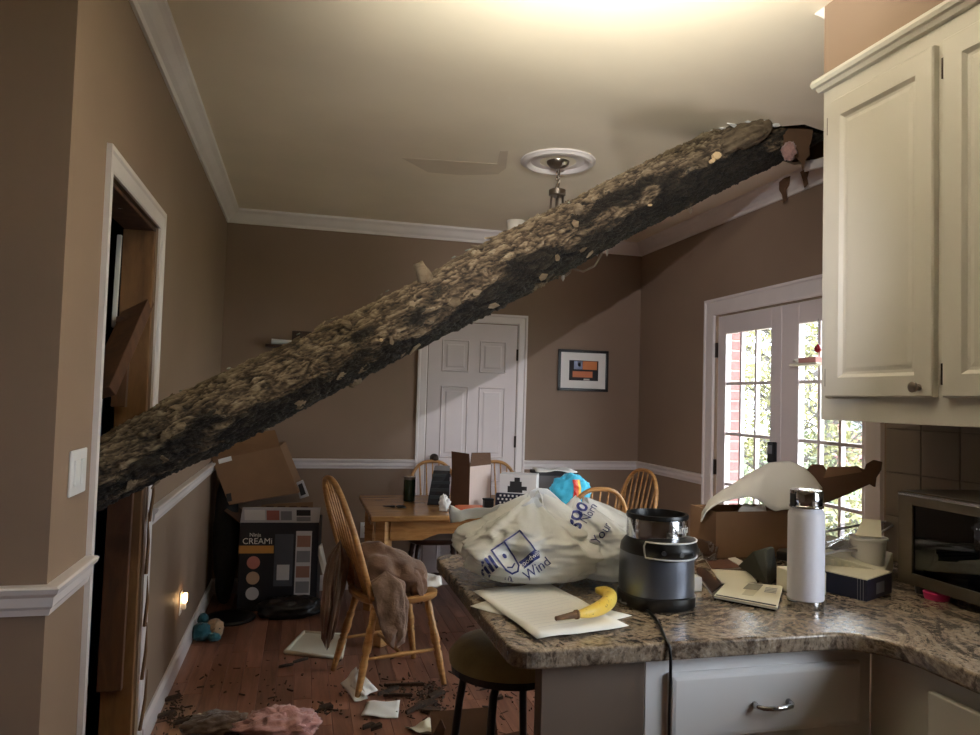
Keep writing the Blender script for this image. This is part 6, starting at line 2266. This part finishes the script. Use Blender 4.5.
def tree(loc, h_, seed, leafmat, nleaf, label, bare=.5, lsize=.05):
    rg = random.Random(seed)
    loc = V(loc)
    t_ = thing('garden_tree', tuple(loc), label, 'tree', 'trees beyond the french doors')
    tr_ = MB()
    tr_.sweep([loc, loc + V((.05, .02, h_ * .3)), loc + V((.0, .1, h_ * .65)), loc + V((.1, .05, h_))], [.10, .085, .05, .02], 8)
    tr_.build('trunk', M_TWIG, t_, smooth=True)
    br = MB()
    tips = []
    for i in range(34):
        z_ = h_ * rg.uniform(.15, .95)
        a_ = rg.uniform(0, 2 * PI)
        ln = rg.uniform(.6, 1.5) * (1.15 - z_ / h_ * .5)
        p0_ = loc + V((0, .05, z_))
        p2_ = p0_ + V((math.cos(a_) * ln, math.sin(a_) * ln, rg.uniform(.1, .6) * ln))
        pm = p0_.lerp(p2_, .5) + V((rg.uniform(-.1, .1), rg.uniform(-.1, .1), rg.uniform(0, .15)))
        br.sweep([p0_, pm, p2_], [.022, .014, .004], 5)
        for _k in range(9):
            f_ = rg.uniform(.25, 1)
            s0_ = p0_.lerp(p2_, f_)
            e_ = s0_ + V((rg.gauss(0, .25), rg.gauss(0, .25), rg.gauss(.05, .22)))
            br.sweep([s0_, s0_.lerp(e_, .5) + V((0, 0, .03)), e_], [.007, .005, .002], 4)
            tips.append(e_)
    bo_ = br.build('branches', M_TWIG, t_)
    bo_['kind'] = 'stuff'
    lf = MB()
    for e_ in tips:
        leaf_cloud(lf, e_, (.18, .18, .16), nleaf * 4, lsize * .75, rg)
    lo_ = lf.build('foliage', leafmat, t_)
    lo_['kind'] = 'stuff'


tree((5.3, 7.2, -.16), 3.6, 1, M_LEAFY, 5, 'yellow-green tree seen through the left french door')
tree((5.2, 4.6, -.16), 3.0, 2, M_TWIG, 3, 'nearly bare grey tree closest outside the right french door')
tree((7.4, 9.2, -.16), 4.2, 3, M_LEAF, 5, 'green leafy tree farthest beyond the french doors')
tree((6.4, 5.6, -.16), 3.4, 4, M_LEAFY, 4, 'yellowish tree seen through the right french door')
tree((8.8, 7.2, -.16), 4.0, 5, M_TWIG, 4, 'bare twiggy tree behind the yellowish tree at right')
tree((5.6, 10.6, -.16), 4.4, 6, M_LEAF, 5, 'tall green tree at the far left beyond the brick pier')


def shrub(loc, rad, seed, mat, label):
    rg = random.Random(seed)
    t_ = thing('garden_shrub', tuple(loc), label, 'shrub', 'shrubs beyond the french doors')
    sb = MB()
    for i in range(16):
        a_ = rg.uniform(0, 2 * PI)
        e_ = V(loc) + V((math.cos(a_) * rad * .7, math.sin(a_) * rad * .7, rg.uniform(.5, 1.1) * rad * 1.4))
        sb.sweep([V(loc), V(loc).lerp(e_, .5) + V((0, 0, .1)), e_], [.012, .008, .003], 5)
    so_ = sb.build('stems', M_TWIG, t_)
    so_['kind'] = 'stuff'
    lf = MB()
    leaf_cloud(lf, V(loc) + V((0, 0, rad * .75)), (rad, rad, rad * .8), 900, .045, rg)
    lo_ = lf.build('foliage', mat, t_)
    lo_['kind'] = 'stuff'


shrub((4.7, 6.4, -.16), .75, 11, M_LEAF, 'rounded green shrub low beyond the left french door')
shrub((4.8, 5.3, -.16), .65, 12, M_LEAFY, 'pale yellowish shrub low beyond the right french door')
shrub((6.0, 7.9, -.16), .9, 13, M_LEAF, 'larger green shrub farther back beyond the left french door')
# neighbour's brick house far behind
t = thing('brick_house', (16, 13.5, -.16), 'distant red brick house beyond the garden trees', 'house')
MB().box((15, 9, -.16), (21, 19, 3.2)).build('house_wall', M_BRICK, t)
MB().prism([(14.6, 8.6, 3.2), (21.4, 8.6, 3.2), (18, 8.6, 5.4)], (0, 10.8, 0)).build('roof', basic('grey_shingle_roof', (112, 106, 104), .9), t)
for y_ in (10.2, 13.4, 16.6):
    wf = MB().box((14.95, y_, .8), (15.0, y_ + 1.1, 2.3)).build('window', M_TRIM, t)
    MB().box((14.93, y_ + .08, .88), (14.95, y_ + 1.02, 2.22)).build('pane', basic('house_window_pane', (90, 100, 112), .1), wf)

for o in D.objects:
    if '_base' in o:
        del o['_base']
